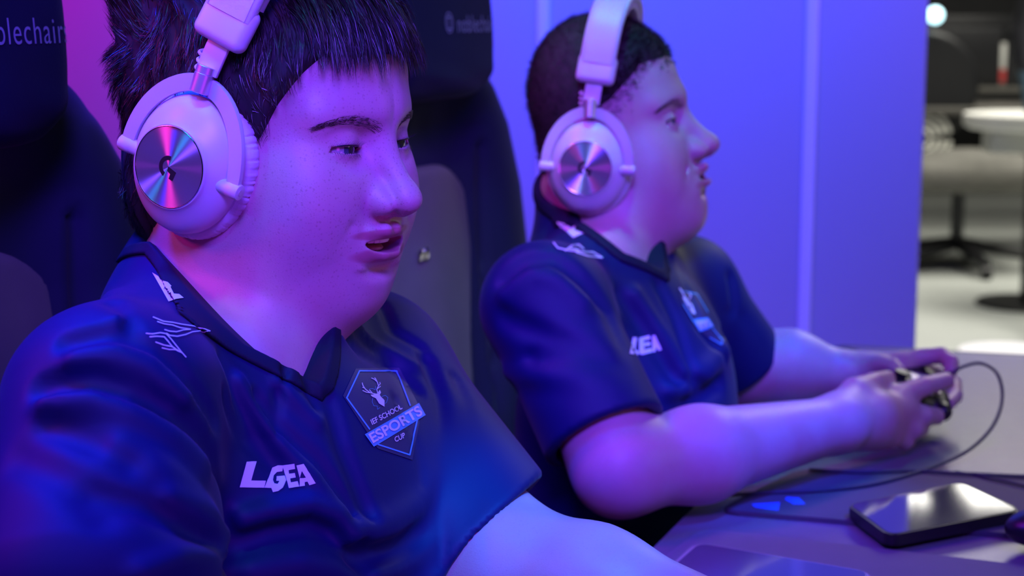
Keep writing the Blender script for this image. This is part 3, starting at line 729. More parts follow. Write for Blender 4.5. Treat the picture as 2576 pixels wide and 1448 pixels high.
# ================================================================ gaming chairs
def gaming_chair(fr, label, recl=6):
    """fr: forward, left, up axes with the origin on the floor below the middle of the backrest front"""
    rt = root('gaming_chair', fr.o, label=label, cat='chair', group='black gaming chairs')
    tr = math.tan(R(recl))
    def L(p):
        q = fr.loc(p); q = q.copy(); q[:, 0] += (q[:, 2]-.9)*tr; return q
    vz = [.46, .60, .80, .95, 1.02, 1.07, 1.11, 1.16, 1.22, 1.30, 1.36]; hw = [.215, .255, .278, .288, .282, .264, .236, .200, .172, .155, .13]
    def back(p):
        q = L(p); w = np.interp(q[:, 2], vz, hw); y = np.abs(q[:, 1])
        e = np.stack([q[:, 0]+.050, y-w+.045, np.maximum(q[:, 2]-1.33, 0)+np.maximum(.50-q[:, 2], 0)], -1)
        d = ln(np.stack([np.maximum(np.abs(e[:, 0])-.012, 0), np.maximum(e[:, 1], 0), e[:, 2]], -1))-.045
        d = np.maximum(d, np.minimum(np.maximum(np.abs(e[:, 0])-.05, -.045), 1)) if False else d
        wg = np.interp(q[:, 2], [.5, .62, .85, 1.0, 1.08, 1.14], [.198, .212, .226, .220, .200, .160])
        z = np.clip(q[:, 2], .56, 1.12); b = ln(np.stack([(q[:, 0]-.002)/1.0, (y-wg)*.9, q[:, 2]-z], -1))-.048
        d = su(d*.9, b, .05)
        return sub(d, np.abs(np.maximum(np.abs(y-.165)-.0, 0))+np.maximum(q[:, 2]-1.06, 0)*2+np.maximum(-q[:, 0]-.03, 0)*3-.003, .006)
    c = fr.w(0, 0, 0)
    lo = (c.x-.36, c.y-.34, .44); hi = (c.x+.30, c.y+.34, 1.40)
    blob('backrest', back, lo, hi, .0075, M_chair, rt)
    def panel(p):
        q = L(p); y = np.abs(q[:, 1]); w = np.interp(q[:, 2], [.5, .7, .82, .94, 1.0, 1.045], [.105, .108, .125, .160, .154, .120])
        e = np.stack([y-w+.045, np.abs(q[:, 2]-.775)-.262+.045], -1); d2 = ln(np.maximum(e, 0))+np.minimum(e.max(-1), 0)-.045
        return smx(d2, np.abs(q[:, 0]+.002+.010*(y/.15)**2)-.026, .012)
    pn = blob('back_panel', panel, lo, hi, .0060, M_chairp, rt)
    def pill(p):
        q = L(p); y = q[:, 1]; z = q[:, 2]-1.228
        hwd = .132-.006*(z/.1)**2; hh = .112-.010*(y/.15)**2; th = .046-.010*(y/.15)**2-.008*(z/.11)**2
        e = np.stack([np.abs(q[:, 0]-.052)-th+.03, np.abs(y)-hwd+.035, np.abs(z)-hh+.035], -1)
        d = ln(np.maximum(e, 0))+np.minimum(e.max(-1), 0)-.033
        return d+.0012*np.sin(z*160+y*40)*np.exp(-((np.abs(z)-.1)/.03)**2)
    po = blob('head_pillow', pill, (c.x-.1, c.y-.26, 1.06), (c.x+.24, c.y+.26, 1.38), .0055, M_pillow, rt)
    b = bvh_of(po)
    def cast(u, v):    # u along the chair's left, v up
        o = fr.w(.5, u, v); h = b.ray_cast(o, -fr.m.col[0]); return (h[0], h[1]) if h[0] is not None else None
    V, Fc = text2d('noblechairs', 1, -.004, space=1.12)
    decal('embroidered_word', quadmap(V, [(.000, 1.196), (.113, 1.196), (.113, 1.215), (.000, 1.215)]), Fc, b, M_thread, po, .0009, .006, cast=cast)
    ring = [(.0085*math.sin(a)-.018, .011*math.cos(a)) for a in [2*math.pi*k/14 for k in range(15)]]
    em = [[(x-.002, 1.207+y) for x, y in ring], [(-.0255, 1.213), (-.0145, 1.213)], [(-.0245, 1.200), (-.0155, 1.200)], [(-.0245, 1.213), (-.0245, 1.200)], [(-.0155, 1.213), (-.0155, 1.200)]]
    decal('embroidered_emblem', *strokes(em, .0014), b, M_thread, po, .0009, .006, cast=cast)
    # metal badge
    bm = bmesh.new(); bb = fr.w(.027+(.9-.945)*tr, 0, .940); Mr = fr.m
    for dy in (-.0075, .0075): bbox_bm(bm, (dy and .001, dy, 0), (.004, .011, .014), None, .0025, 2)
    bbox_bm(bm, (0, 0, 0), (.004, .024, .010), None, .0012, 1)
    xf(bm, Matrix.Translation(bb) @ Mr.to_4x4()); bmo('badge', bm, M_chrome, pn)
    # seat, armrests, base
    def seat(p):
        q = fr.loc(p); d = box(q, (.26, 0, .455), (.27, .26, .055), .04); return su(d, cap(np.stack([q[:, 0], np.abs(q[:, 1]), q[:, 2]], -1), (.05, .225, .49), (.48, .225, .49), .035), .04)
    blob('seat', seat, (c.x-.3, c.y-.5, .36), (c.x+.7, c.y+.4, .56), .012, M_chair, rt)
    for s in (-1, 1):
        bm = bmesh.new(); bbox_bm(bm, (.22, s*.315, .655), (.24, .085, .028), None, .012, 3); xf(bm, fr.mat()); arm = bmo('armrest', bm, M_black, rt)
        bm = bmesh.new(); tube(bm, [fr.w(.22, s*.315, .645), fr.w(.22, s*.315, .47), fr.w(.22, s*.24, .40), fr.w(.22, s*.1, .40)], .019, 12); bmo('arm_post', bm, M_black, arm)
    bm = bmesh.new(); tube(bm, [fr.w(.24, 0, .42), fr.w(.24, 0, .10)], .026, 16); bmo('gas_post', bm, M_black, rt)
    for k in range(5):
        a = R(72*k+20); bm = bmesh.new(); e = fr.w(.24+.30*math.cos(a), .30*math.sin(a), .075); tube(bm, [fr.w(.24, 0, .115), e], [.026, .016], 10); ft = bmo('base_leg', bm, M_black, rt)
        bm = bmesh.new(); tube(bm, [e+Vector((-.012, -.012, -.045)), e+Vector((.012, .012, -.045))], .0295, 16); bmo('caster', bm, M_black, ft)
    return rt
# ================================================================ the place
def struct(name, bm, m, smooth=False): o = bmo(name, bm, m, None, smooth); o['kind'] = 'structure'; return o
bm = bmesh.new(); bbox_bm(bm, (1.5, 5.2, -.05), (11, 13, .1)); struct('floor', bm, M_floor)
bm = bmesh.new(); bbox_bm(bm, (1.5, 5.2, 3.25), (11, 13, .1)); struct('ceiling', bm, M_dark)
bm = bmesh.new(); bbox_bm(bm, (1.5, 11.6, 1.6), (11, .1, 3.3)); struct('wall_back', bm, M_dark)
# the tall divider of pale panels behind the players
WA = PY(2322, 600, 3.0); WB = PY(-500, 600, 3.35); wd = Vector((WB.x-WA.x, WB.y-WA.y, 0)); wl = wd.length; wd.normalize(); wn = Vector((wd.y, -wd.x, 0))
if wn.y > 0: wn = -wn
def wall_pt(px):
    r = ray(px, 400); t = (WA-CAM).dot(wn)/r.dot(wn); return CAM+r*t
seams = [2034, 1366, 700, 30]; ps = [0.0]+[(wall_pt(s)-WA).dot(wd) for s in seams]+[wl]
Mw = Matrix((wd, -wn, Vector((0, 0, 1)))).transposed()
wallr = root('divider_wall', (WA.x, WA.y, 0)); wallr['kind'] = 'structure'; wallr.name = 'wall_back.001'
for a, b in zip(ps[:-1], ps[1:]):
    bm = bmesh.new(); bbox_bm(bm, Vector((WA.x, WA.y, 0))+wd*((a+b)/2)-wn*.02+Vector((0, 0, 1.25)), (b-a-.012, .04, 2.5), Mw, .004, 1); bmo('wall_panel', bm, M_wall, wallr, False)
for a in ps[1:-1]:
    bm = bmesh.new(); bbox_bm(bm, Vector((WA.x, WA.y, 0))+wd*a-wn*.016+Vector((0, 0, 1.25)), (.0225, .042, 2.5), Mw, .003, 1); bmo('joint_strip', bm, M_strip, wallr, False)
# ---------------------------------------------------------------- desk
ZT = .75
d1 = G(1655, 1365); d2 = G(1735, 1285); dd = (d2-d1).normalized(); nearp = d1-dd*1.0
farc = G(2150, 872); farr = G(2700, 898); fe = (farr-farc).normalized()
corner0 = d1+dd*((farc-d1).dot(dd)-.12)
outl = [nearp, corner0] + [c for c in spl([corner0, corner0+dd*.08+fe*.015, farc-fe*.02-dd*.0, farc+fe*.1], 5)[1:]] + [farr+fe*1.0, Vector((farr.x+1.0, nearp.y, ZT))]
bm = bmesh.new(); prism(bm, [(p.x, p.y) for p in outl], .028, lambda x, y, h: Vector((x, y, ZT-.028+h)))
t = root('desk', (outl[0].x+.5, 1.6, 0), label='long dark grey gaming desk the two seated people lean on', cat='desk')
bmo('desk_top', bm, M_desk, t, False)
bm = bmesh.new(); tube(bm, [(p.x, p.y, ZT-.010) for p in outl[1:-1]], .0115, 10); bmo('edge_trim', bm, M_black, t)
for x, y in ((.75, .9), (.75, 2.1), (1.5, .9), (1.5, 2.1)):
    bm = bmesh.new(); bbox_bm(bm, (x, y, .361), (.05, .05, .722), None, .004, 1); bmo('desk_leg', bm, M_black, t, False)
def slab(name, corners, z, th, m, rad, **k):
    """rounded flat slab from four ground corners"""
    c = [Vector((p.x, p.y)) for p in corners]; pts = []
    for i in range(4):
        a, b, d = c[i-1], c[i], c[(i+1) % 4]; u = (a-b).normalized(); v = (d-b).normalized(); p0 = b+u*rad; p1 = b+v*rad
        for j in range(7):
            s = j/6; pts.append(p0*(1-s)**2+b*2*s*(1-s)+p1*s*s)
    bm = bmesh.new(); prism(bm, [(p.x, p.y) for p in pts], th, lambda x, y, h: Vector((x, y, z+h)))
    bmesh.ops.bevel(bm, geom=[e for e in bm.edges if abs(e.verts[0].co.z-e.verts[1].co.z) < 1e-6], offset=min(th*.3, .0015), segments=2, affect='EDGES')
    o = bmo(name, bm, m, k.get('par'), True); return o, pts
# far mouse mat with printed marks
mz = ZT+.0005
mc = [G(1806, 1283, ZT+.004), G(2640, 1352, ZT+.004), G(2640, 1196, ZT+.004), G(2010, 1180, ZT+.004)]
mo, _ = slab('mouse_mat', mc, mz, .0045, M_mat, .02); tag(mo, 'dark mouse mat with a blue printed mark under the farther phone', 'mouse mat', 'mouse mats')
bm_b = bvh_of(mo)
decal('printed_mark', *poly([(1890, 1268), (1962, 1263), (1958, 1284), (1925, 1280), (1900, 1276)]), bm_b, M_printb2, mo, .0003)
decal('printed_mark', *poly([(1978, 1250), (2010, 1252), (2026, 1268), (1996, 1268), (1975, 1256)]), bm_b, M_printb2, mo, .0003)
mc = [G(1400, 1600, ZT+.003), G(2700, 1640, ZT+.003), G(2700, 1436, ZT+.003), G(1768, 1328, ZT+.003)]
mo2, _ = slab('mouse_mat', mc, mz, .0030, M_mat2, .02); tag(mo2, 'greyish mouse mat lying under the nearest phone at the bottom', 'mouse mat', 'mouse mats')
# phones
def phone(corners, z, th, label, case, glass, tilt=0):
    rt = root('phone', (sum((c.x for c in corners))/4, sum((c.y for c in corners))/4, z), label=label, cat='phone', group='phones on the desk')
    o, _ = slab('phone_case', corners, z, th, case, .013, par=None); o.parent = rt; o.matrix_parent_inverse = Matrix.Translation(rt.location).inverted()
    cc = Vector((rt.location.x, rt.location.y, 0)); ins = [cc+(Vector((c.x, c.y, 0))-cc)*.955 for c in corners]
    g, _ = slab('screen', ins, z+th-.0004, .0009, glass, .011); g.parent = rt; g.matrix_parent_inverse = Matrix.Translation(rt.location).inverted()
    return rt
zt = ZT+.005
def rectfrom(a, b, w, z, flip=1):
    """rectangle from one long edge a-b (ground points) and a width"""
    a = Vector((a.x, a.y, z)); b = Vector((b.x, b.y, z)); t = (b-a).normalized(); n = Vector((-t.y, t.x, 0))*flip; return [a, b, b+n*w, a+n*w]
phA = [G(2128, 1268, zt+.011), G(2235, 1348, zt+.011), G(2572, 1282, zt+.011), G(2420, 1212, zt+.011)]
phone(phA, zt, .0110, 'black phone with a glossy screen on the dark mat beside the cable', M_black, M_glass)
zt2 = ZT+.0036
phB = [G(1752, 1363, zt2+.009), G(2195, 1438, zt2+.009), G(2150, 1545, zt2+.009), G(1640, 1462, zt2+.009)]
phone(phB, zt2, .0090, 'phone in a thin clear edged case at the bottom of the picture', M_case, M_glass2)
# mouse at the right edge
def mouse(p):
    c = A(G(2700, 1330, ZT+.02)); q = p-c; d = ell(q, (0, 0, 0), (.060, .034, .022)); return smx(d, -(q[:, 2]+.0145), .006)
c = G(2700, 1330, ZT+.02)
ms = blob('computer_mouse', mouse, (c.x-.08, c.y-.05, c.z-.03), (c.x+.08, c.y+.05, c.z+.03), .003, M_black); tag(ms, 'dark rounded computer mouse at the right edge beside the phone', 'computer mouse')
# cables
def cable(pts, r, label, n=10):
    bm = bmesh.new(); tube(bm, spl(pts, n), r, 8); o = bmo('cable', bm, M_cable); tag(o, label, 'cable', 'cables on the desk'); return o
zc = ZT+.0072
cable([P(2392, 940, 1.90), P(2425, 921, 1.90), P(2470, 914, 1.90), P(2510, 942, 1.88), P(2521, 1005, 1.86), P(2495, 1075, 1.83), P(2430, 1136, 1.79), P(2330, 1180, 1.75), G(2200, 1216, zc), G(2060, 1233, zc), G(1950, 1237, zc), G(1830, 1245, zc)], .0019, 'dark blue cable looping from the game controller down to the desk', 14)
cable([G(2035, 1180, zc), G(2160, 1187, zc), G(2300, 1183, zc), G(2420, 1190, zc), G(2620, 1199, zc)], .0017, 'thin dark cable lying straight behind the black phone')
cable([G(2405, 1186, ZT+.0022), G(2470, 1197, ZT+.0066), G(2540, 1212, zc), G(2640, 1236, zc)], .0015, 'thin dark cable curving behind the right end of the black phone')
# ---------------------------------------------------------------- game controller
KC = P(2262, 976, 1.925); KF = Fr(KC, frame(4, -14, 6))
def pad_sdf(p):
    q = KF.loc(p); s = np.stack([q[:, 0], np.abs(q[:, 1]), q[:, 2]], -1)
    d = box(s, (.012, 0, 0), (.036, .060, .017), .016)
    d = su(d, cap(s, (.010, .050, -.002), (-.040, .062, -.018), .022, .014), .02)
    d = su(d, cap(s, (.040, .030, .008), (.040, .062, .004), .010, .010), .006)
    return d
gp = root('game_controller', KC, label='black wired game controller held in both hands by the farther person', cat='game controller')
blob('shell', pad_sdf, tuple(KC-Vector((.10, .11, .07))), tuple(KC+Vector((.10, .11, .07))), .0028, M_black, gp)
for (x, y, nm) in ((.022, .045, 'thumbstick'), (-.006, -.022, 'thumbstick')):
    bm = bmesh.new(); lathe(bm, [(.0001, .0), (.006, .0), (.005, .006), (.009, .008), (.0092, .011), (.006, .0105), (.0001, .0100)], 24); xf(bm, KF.mat() @ Matrix.Translation((x, y, .015)) @ Matrix.Rotation(R(90), 4, 'X')); bmo(nm, bm, M_black, gp)
for dx, dy in ((.010, 0), (-.010, 0), (0, .010), (0, -.010)):
    bm = bmesh.new(); lathe(bm, [(.0001, 0), (.0045, 0), (.0045, .003), (.0035, .0042), (.0001, .0045)], 20); xf(bm, KF.mat() @ Matrix.Translation((.022+dx, -.045+dy, .0165)) @ Matrix.Rotation(R(90), 4, 'X')); bmo('button', bm, M_alu, gp)
bm = bmesh.new(); bbox_bm(bm, (.024, 0, .0168), (.030, .042, .0012), None, .0005, 1); xf(bm, KF.mat()); bmo('touch_panel', bm, M_alu, gp)
bm = bmesh.new(); tube(bm, [P(2365, 948, 1.90), P(2392, 940, 1.90)], [.0045, .0032], 10); bmo('cable_plug', bm, M_black, gp)
# ================================================================ the hall beyond the divider
def FL(px, D): v = P(px, 400, D); return Vector((v.x, v.y, 0))
# white round table
c = FL(2604, 7.1); t = root('round_table', c, label='white topped round table at the back right', cat='table')
bm = bmesh.new(); lathe(bm, [(.0001, .738), (.27, .738), (.295, .75), (.30, .775), (.295, .80), (.0001, .802)], 48); xf(bm, Matrix.Translation(c) @ Matrix.Rotation(R(90), 4, 'X')); bmo('table_top', bm, M_tablew, t)
bm = bmesh.new(); bbox_bm(bm, c+Vector((-.13, -.08, .690)), (.20, .14, .085), None, .010, 2); bmo('drawer_box', bm, M_greyb, t)
bm = bmesh.new(); tube(bm, [c+Vector((0, 0, .02)), c+Vector((0, 0, .738))], .035, 14); bmo('table_post', bm, M_black, t)
bm = bmesh.new(); lathe(bm, [(.0001, 0), (.22, 0), (.21, .015), (.0001, .03)], 32); xf(bm, Matrix.Translation(c) @ Matrix.Rotation(R(90), 4, 'X')); bmo('table_foot', bm, M_black, t)
# white stool
c = FL(2566, 4.3); t = root('stool', c, label='white round stool seat just behind the far edge of the desk', cat='stool')
bm = bmesh.new(); lathe(bm, [(.0001, .31), (.125, .31), (.14, .32), (.142, .345), (.13, .36), (.0001, .363)], 40); xf(bm, Matrix.Translation(c) @ Matrix.Rotation(R(90), 4, 'X')); bmo('seat', bm, M_tablew, t)
bm = bmesh.new(); tube(bm, [c, c+Vector((0, 0, .31))], .03, 14); bmo('post', bm, M_black, t)
# office chair
c = FL(2415, 8.1); t = root('office_chair', c, label='dark swivel chair on casters seen beyond the divider', cat='chair')
def oseat(p):
    q = p-A(c); d = box(q, (.02, 0, .46), (.31, .26, .075), .07); return su(d, ell(q, (.05, -.02, .53), (.25, .2, .05)), .05)
blob('seat', oseat, (c.x-.4, c.y-.35, .34), (c.x+.4, c.y+.35, .62), .016, M_seat, t)
def oback(p):
    q = p-A(c); r = np.sqrt(q[:, 1]**2*0+(q[:, 0]+.12)**2+(q[:, 2]-.86)**2); return smx(r-.27, np.abs(q[:, 1]-.28)-.03, .03)
ob = blob('backrest', oback, (c.x-.45, c.y+.2, .55), (c.x+.25, c.y+.36, 1.18), .016, M_black, t)
cc = Vector((WA.x, 0, 0)); pc = PY(2318, 348, c.y+.246)
for (a0, a1) in ((12, 88), (-80, -4)):
    for r0 in (.030, .062, .094, .126):
        if r0*1.0 > .15: continue
        bm = bmesh.new(); arc = [((r0+.022)*math.cos(R(a)), (r0+.022)*math.sin(R(a))) for a in np.linspace(a0, a1, 14)]+[(r0*math.cos(R(a)), r0*math.sin(R(a))) for a in np.linspace(a1, a0, 14)]
        prism(bm, arc, .008, lambda x, y, h: Vector((pc.x+x, pc.y-h, pc.z+y))); bmo('ring_pattern', bm, M_ring, ob, False)
bm = bmesh.new(); tube(bm, [c+Vector((0, 0, .10)), c+Vector((0, 0, .40))], .03, 14); bmo('gas_post', bm, M_black, t)
for k in range(5):
    a = R(72*k-8); e = c+Vector((.33*math.cos(a), .33*math.sin(a), .075)); bm = bmesh.new(); tube(bm, [c+Vector((0, 0, .13)), e], [.034, .022], 10); lg = bmo('base_leg', bm, M_black, t)
    bm = bmesh.new(); tube(bm, [e+Vector((-.02, 0, -.042)), e+Vector((.02, 0, -.042))], .032, 16); bmo('caster', bm, M_black, lg)
for i, (x, y) in enumerate(((2.2, 8.3), (2.95, 8.3), (2.2, 9.9), (2.95, 9.9))):  # unseen glowing panels added so the phone screen has something bright to reflect
    t = root('reflection_panel', (x, y, 3.18), label=["nearer left", "nearer right", "farther left", "farther right"][i]+" square glowing panel added unseen at the hall ceiling to reflect in the phone", cat='added glow panel', group='added glowing panels for the phone reflection')
    bm = bmesh.new(); bbox_bm(bm, (x, y, 3.175), (.56, .56, .05), None, .006, 1); bmo('frame', bm, M_greyb, t); bm = bmesh.new(); bbox_bm(bm, (x, y, 3.147), (.50, .50, .012), None, .002, 1); bmo('glow_face', bm, M_panel, t)
# dark rows of game desks at the back
for i, (px, D, w, h, lab) in enumerate(((2470, 8.6, 1.7, .76, 'dark game desk right behind the round table'), (2500, 9.6, 2.2, .82, 'dark game desk in the middle row at the back'), (2520, 10.7, 2.6, .95, 'dark game counter in the last row by the back wall'))):
    c = FL(px, D); t = root('game_desk', c, label=lab, cat='desk', group='dark desks at the back of the hall')
    bm = bmesh.new(); bbox_bm(bm, c+Vector((0, 0, h-.02)), (w, .6, .04), None, .01, 2); bmo('desk_top', bm, M_deskbk, t)
    for s in (-1, 1): bm = bmesh.new(); bbox_bm(bm, c+Vector((s*(w/2-.06), 0, (h-.04)/2)), (.05, .55, h-.04), None, .004, 1); bmo('side_panel', bm, M_dark, t)
for i, (px, D, z, lab) in enumerate(((2380, 8.65, .76, 'left dark monitor on the front row at the back'), (2645, 8.65, .76, 'right dark monitor on the front row at the back'), (2430, 9.7, .82, 'dark monitor on the middle row at the back'))):
    c = FL(px, D); t = root('monitor', c+Vector((0, 0, z)), label=lab, cat='monitor', group='monitors at the back')
    bm = bmesh.new(); bbox_bm(bm, c+Vector((0, 0, z+.23)), (.50, .03, .29), None, .006, 2); bmo('monitor_case', bm, M_black, t)
    bm = bmesh.new(); bbox_bm(bm, c+Vector((0, 0, z+.05)), (.05, .03, .10), None, .004, 1); bmo('monitor_neck', bm, M_black, t)
    bm = bmesh.new(); bbox_bm(bm, c+Vector((0, 0, z+.006)), (.2, .16, .012), None, .004, 1); bmo('monitor_foot', bm, M_black, t)
# a bottle and a lamp
c = FL(2513, 9.35)+Vector((0, 0, .84)); t = root('bottle', c, label='small white bottle with a red foot on the back desk', cat='bottle')
bm = bmesh.new(); lathe(bm, [(.0001, 0), (.055, 0), (.055, .07), (.0001, .07)], 24); xf(bm, Matrix.Translation(c) @ Matrix.Rotation(R(90), 4, 'X')); bmo('red_base', bm, M_red, t)
bm = bmesh.new(); lathe(bm, [(.0001, .07), (.05, .07), (.05, .14), (.03, .18), (.025, .21), (.0001, .21)], 24); xf(bm, Matrix.Translation(c) @ Matrix.Rotation(R(90), 4, 'X')); bmo('bottle_body', bm, M_greyb, t)
c = P(2352, 38, 8.2); t = root('wall_lamp', c, label='small round blue white lamp high at the back beside the divider', cat='lamp')
bm = bmesh.new(); bmesh.ops.create_uvsphere(bm, u_segments=20, v_segments=12, radius=.040); xf(bm, Matrix.Translation(c)); bmo('bulb', bm, M_led, t)
bm = bmesh.new(); tube(bm, [c, Vector((c.x, c.y, 3.2))], .008, 8); bmo('cord', bm, M_black, t)
# ================================================================ headset (built once in head axes, then copied)
def ringloft(bm, rings, n=72, y_sign=-1, mod=None, capend=True, capstart=False):
    """rings: (y, rx, rz, cx, cz)"""
    R_ = []
    for i, (y, rx, rz, cx, cz) in enumerate(rings):
        r = []
        for k in range(n):
            a = 2*math.pi*k/n; f = mod(a, i) if mod else 1
            r.append(bm.verts.new((cx+rx*f*math.cos(a), y_sign*y, cz+rz*f*math.sin(a))))
        R_.append(r)
    for i in range(len(R_)-1):
        for k in range(n): bm.faces.new((R_[i][k], R_[i][(k+1) % n], R_[i+1][(k+1) % n], R_[i+1][k]))
    if capend: bm.faces.new(R_[-1])
    if capstart: bm.faces.new(R_[0][::-1])
def make_headset(fr, label):
    rt = root('headset', (0, 0, 0), label=label, cat='headset', group='white headsets')
    def part(name, bm, m, par=None, smooth=True):
        o = bmo(name, bm, m, None, smooth); o.parent = par or rt; return o
    for sg in (-1, 1):
        bm = bmesh.new()
        prof = [(.0870, 1.0), (.0900, 1.012), (.0925, 1.005), (.0960, .975), (.0993, .92), (.1025, .84), (.1055, .745), (.1078, .672), (.1092, .632)]
        rings = []
        for y, k in prof:
            t = min(1, max(0, (y-.092)/.017)); rings.append((y, .0400*k*(1-t)+.0283*t*1.0 if k < .7 else .0400*k*(1-t*.12), .0462*k*(1-t)+.0283*t if k < .7 else .0462*k*(1-t*.06), 0, 0))
        rings = [(y, rx, rz, 0, 0) for (y, rx, rz) in [(.0870, .0400, .0462), (.0900, .0405, .0467), (.0928, .0402, .0464), (.0960, .0388, .0449), (.0993, .0365, .0422), (.1025, .0336, .0382), (.1052, .0308, .0340), (.1074, .0289, .0306), (.1088, .0282, .0288), (.1096, .0280, .0280), (.1101, .0276, .0276), (.1100, .0268, .0268), (.1092, .0266, .0266)]]
        ringloft(bm, rings, 96, sg, None, True, True)
        cup = part('ear_cup', bm, M_white)
        bm = bmesh.new()    # seam ring behind the dome
        ringloft(bm, [(.0850, .0398, .0460, 0, 0), (.0853, .0412, .0474, 0, 0), (.0868, .0412, .0474, 0, 0), (.0871, .0396, .0458, 0, 0)], 96, sg, None, True, True)
        part('seam_ring', bm, M_white, cup)
        # disc
        bm = bmesh.new()
        ringloft(bm, [(.1092, .0264, .0264, 0, 0), (.1101, .0264, .0264, 0, 0), (.1105, .0260, .0260, 0, 0), (.1106, .0200, .0200, 0, 0), (.11065, .0120, .0120, 0, 0), (.1107, .004, .004, 0, 0), (.1107, .0001, .0001, 0, 0)], 128, sg)
        disc = part('disc', bm, M_disc, cup)
        bm = bmesh.new(); tube(bm, [(.02655*math.cos(a), sg*.1104, .02655*math.sin(a)) for a in [2*math.pi*k/96 for k in range(96)]], .00042, 8, closed=True)
        part('disc_rim', bm, M_chrome, cup)
        # letter mark on the disc
        bm = bmesh.new(); sx = 1 if sg < 0 else -1
        arc = [(.0074*math.cos(R(a)), .0074*math.sin(R(a))) for a in range(88, 251, 9)]+[(.0046*math.cos(R(a)), .0046*math.sin(R(a))) for a in range(250, 87, -9)]
        prism(bm, arc, .00012, lambda x, y, h: Vector((sx*x, sg*(.11072+h), y)))
        hook = [(-.0002, .0004), (.0068, -.0014), (.0054, -.0078), (.0022, -.0072), (.0026, -.0040), (-.0002, -.0026)]
        prism(bm, hook, .00012, lambda x, y, h: Vector((sx*x, sg*(.11072+h), y)))
        part('letter_mark', bm, M_ink, disc, False)
        # pleated ear cushion
        rnd = random.Random(5)
        ph = [(rnd.uniform(0, 6.28), rnd.uniform(.5, 1)) for _ in range(95)]
        def mod(a, i):
            env = math.sin(math.pi*min(1, i/9))
            w = 0
            for j, (c, k) in enumerate(ph):
                da = (a-c+math.pi) % (2*math.pi)-math.pi
                w -= .016*k*math.exp(-(da/.016)**2)
            return 1+w*env*(1 if i < 8 else .3)
        bm = bmesh.new()
        ringloft(bm, [(yv, a1*1.045, b1*1.035, 0, 0) for (yv, a1, b1, _0, _1) in [(.0868, .0396, .0458, 0, 0), (.0850, .0416, .0480, 0, 0), (.0830, .0428, .0492, 0, 0), (.0805, .0436, .0500, 0, 0), (.0780, .0438, .0502, 0, 0), (.0755, .0436, .0499, 0, 0), (.0732, .0426, .0489, 0, 0), (.0712, .0408, .0470, 0, 0), (.0702, .0380, .0440, 0, 0), (.0700, .0340, .0400, 0, 0), (.0715, .0300, .0350, 0, 0), (.076, .028, .033, 0, 0)]], 420, sg, mod, True, True)
        part('ear_cushion', bm, M_whitel, cup)
        # yoke: a flat arch over the cup
        bm = bmesh.new(); yy = .0985; path = []
        for k in range(0, 37):
            a = R(-2+184*k/36); path.append((a, 0))
        L_ = []
        for a, _ in path:
            co, si = math.cos(a), math.sin(a)
            ro, ri = 1.0, 1.0
            w_ = .0046+.0010*max(0, si)
            cx, cz = .0430*co, .0552*si
            nrm = Vector((co/.0430, 0, si/.0552)).normalized()
            th = .0020; ye = yy-.006*max(0, si)**2
            ring = []
            for (u, v) in ((-1, -1), (-1.06, 0), (-1, 1), (0, 1.1), (1, 1), (1.06, 0), (1, -1), (0, -1.1)):
                pnt = Vector((cx, 0, cz))+nrm*(u*w_); ring.append(bm.verts.new((pnt.x, sg*(ye+v*th), pnt.z)))
            L_.append(ring)
        for i in range(len(L_)-1):
            for k in range(8): bm.faces.new((L_[i][k], L_[i][(k+1) % 8], L_[i+1][(k+1) % 8], L_[i+1][k]))
        bm.faces.new(L_[0][::-1]); bm.faces.new(L_[-1])
        yoke = part('yoke', bm, M_yoke)
        for s2 in (1, -1):      # pivots
            bm = bmesh.new(); pr = [(.0046, .0320), (.0052, .0324), (.0052, .0400), (.0055, .0404), (.0055, .0480), (.0051, .0488), (.0046, .0490)]
            lathe(bm, pr, 28); xf(bm, Matrix.Translation((0, sg*(yy-.0005), -.001)) @ Matrix.Rotation(R(-90*s2), 4, 'Z'))
            part('pivot', bm, M_white, yoke)
            bm = bmesh.new(); lathe(bm, [(.0020, .0490), (.0020, .0494), (.0001, .0494)], 20); xf(bm, Matrix.Translation((0, sg*(yy-.0005), -.001)) @ Matrix.Rotation(R(-90*s2), 4, 'Z'))
            part('pivot_cap', bm, M_alu, yoke)
        # hinge barrel
        bm = bmesh.new(); pr = [(.0001, -.009), (.0062, -.009), (.0066, -.0086), (.0066, .0036), (.0062, .0040), (.0066, .0044), (.0066, .0086), (.0062, .0090), (.0001, .009)]
        lathe(bm, pr, 40); xf(bm, Matrix.Translation((0, sg*.0955, .0590)) @ Matrix.Rotation(R(90+sg*7), 4, 'X'))
        part('hinge_barrel', bm, M_alu)
        # slider plate
        bm = bmesh.new(); Ms = Matrix.Rotation(R(sg*9), 3, 'X')
        bbox_bm(bm, (0, sg*.0920, .077), (.0170, .0032, .028), Ms, .0010, 2)
        sl = part('slider_plate', bm, M_white)
        for zz in (.072, .076, .080):
            bm = bmesh.new(); bbox_bm(bm, (-.001, sg*(.0917+.0017-(zz-.077)*.16-.0003), zz), (.0045, .0003, .0004), Ms); part('scale_line', bm, M_printgrey, sl)
        # end block of the band
        bm = bmesh.new(); Mb = Matrix.Rotation(R(sg*15), 3, 'X')
        bbox_bm(bm, (0, sg*.0900, .0985), (.0400, .0135, .0300), Mb, .0062, 5); part('end_block', bm, M_white)
        # short cable loops beside the hinge
        bm = bmesh.new(); pts = []
        for k in range(0, 60):
            t = k/59; a = t*math.pi*2*3.2
            pts.append((-.0095-.0024*math.cos(a), sg*(.0880-.0028*math.sin(a)), .0590+.016*t))
        tube(bm, pts, .0012, 8); part('coiled_lead', bm, M_white)
    # padded band over the head
    half = [(.0880, .1040), (.0840, .1230), (.0745, .1420), (.0590, .1565), (.0350, .1660), (.0120, .1700)]
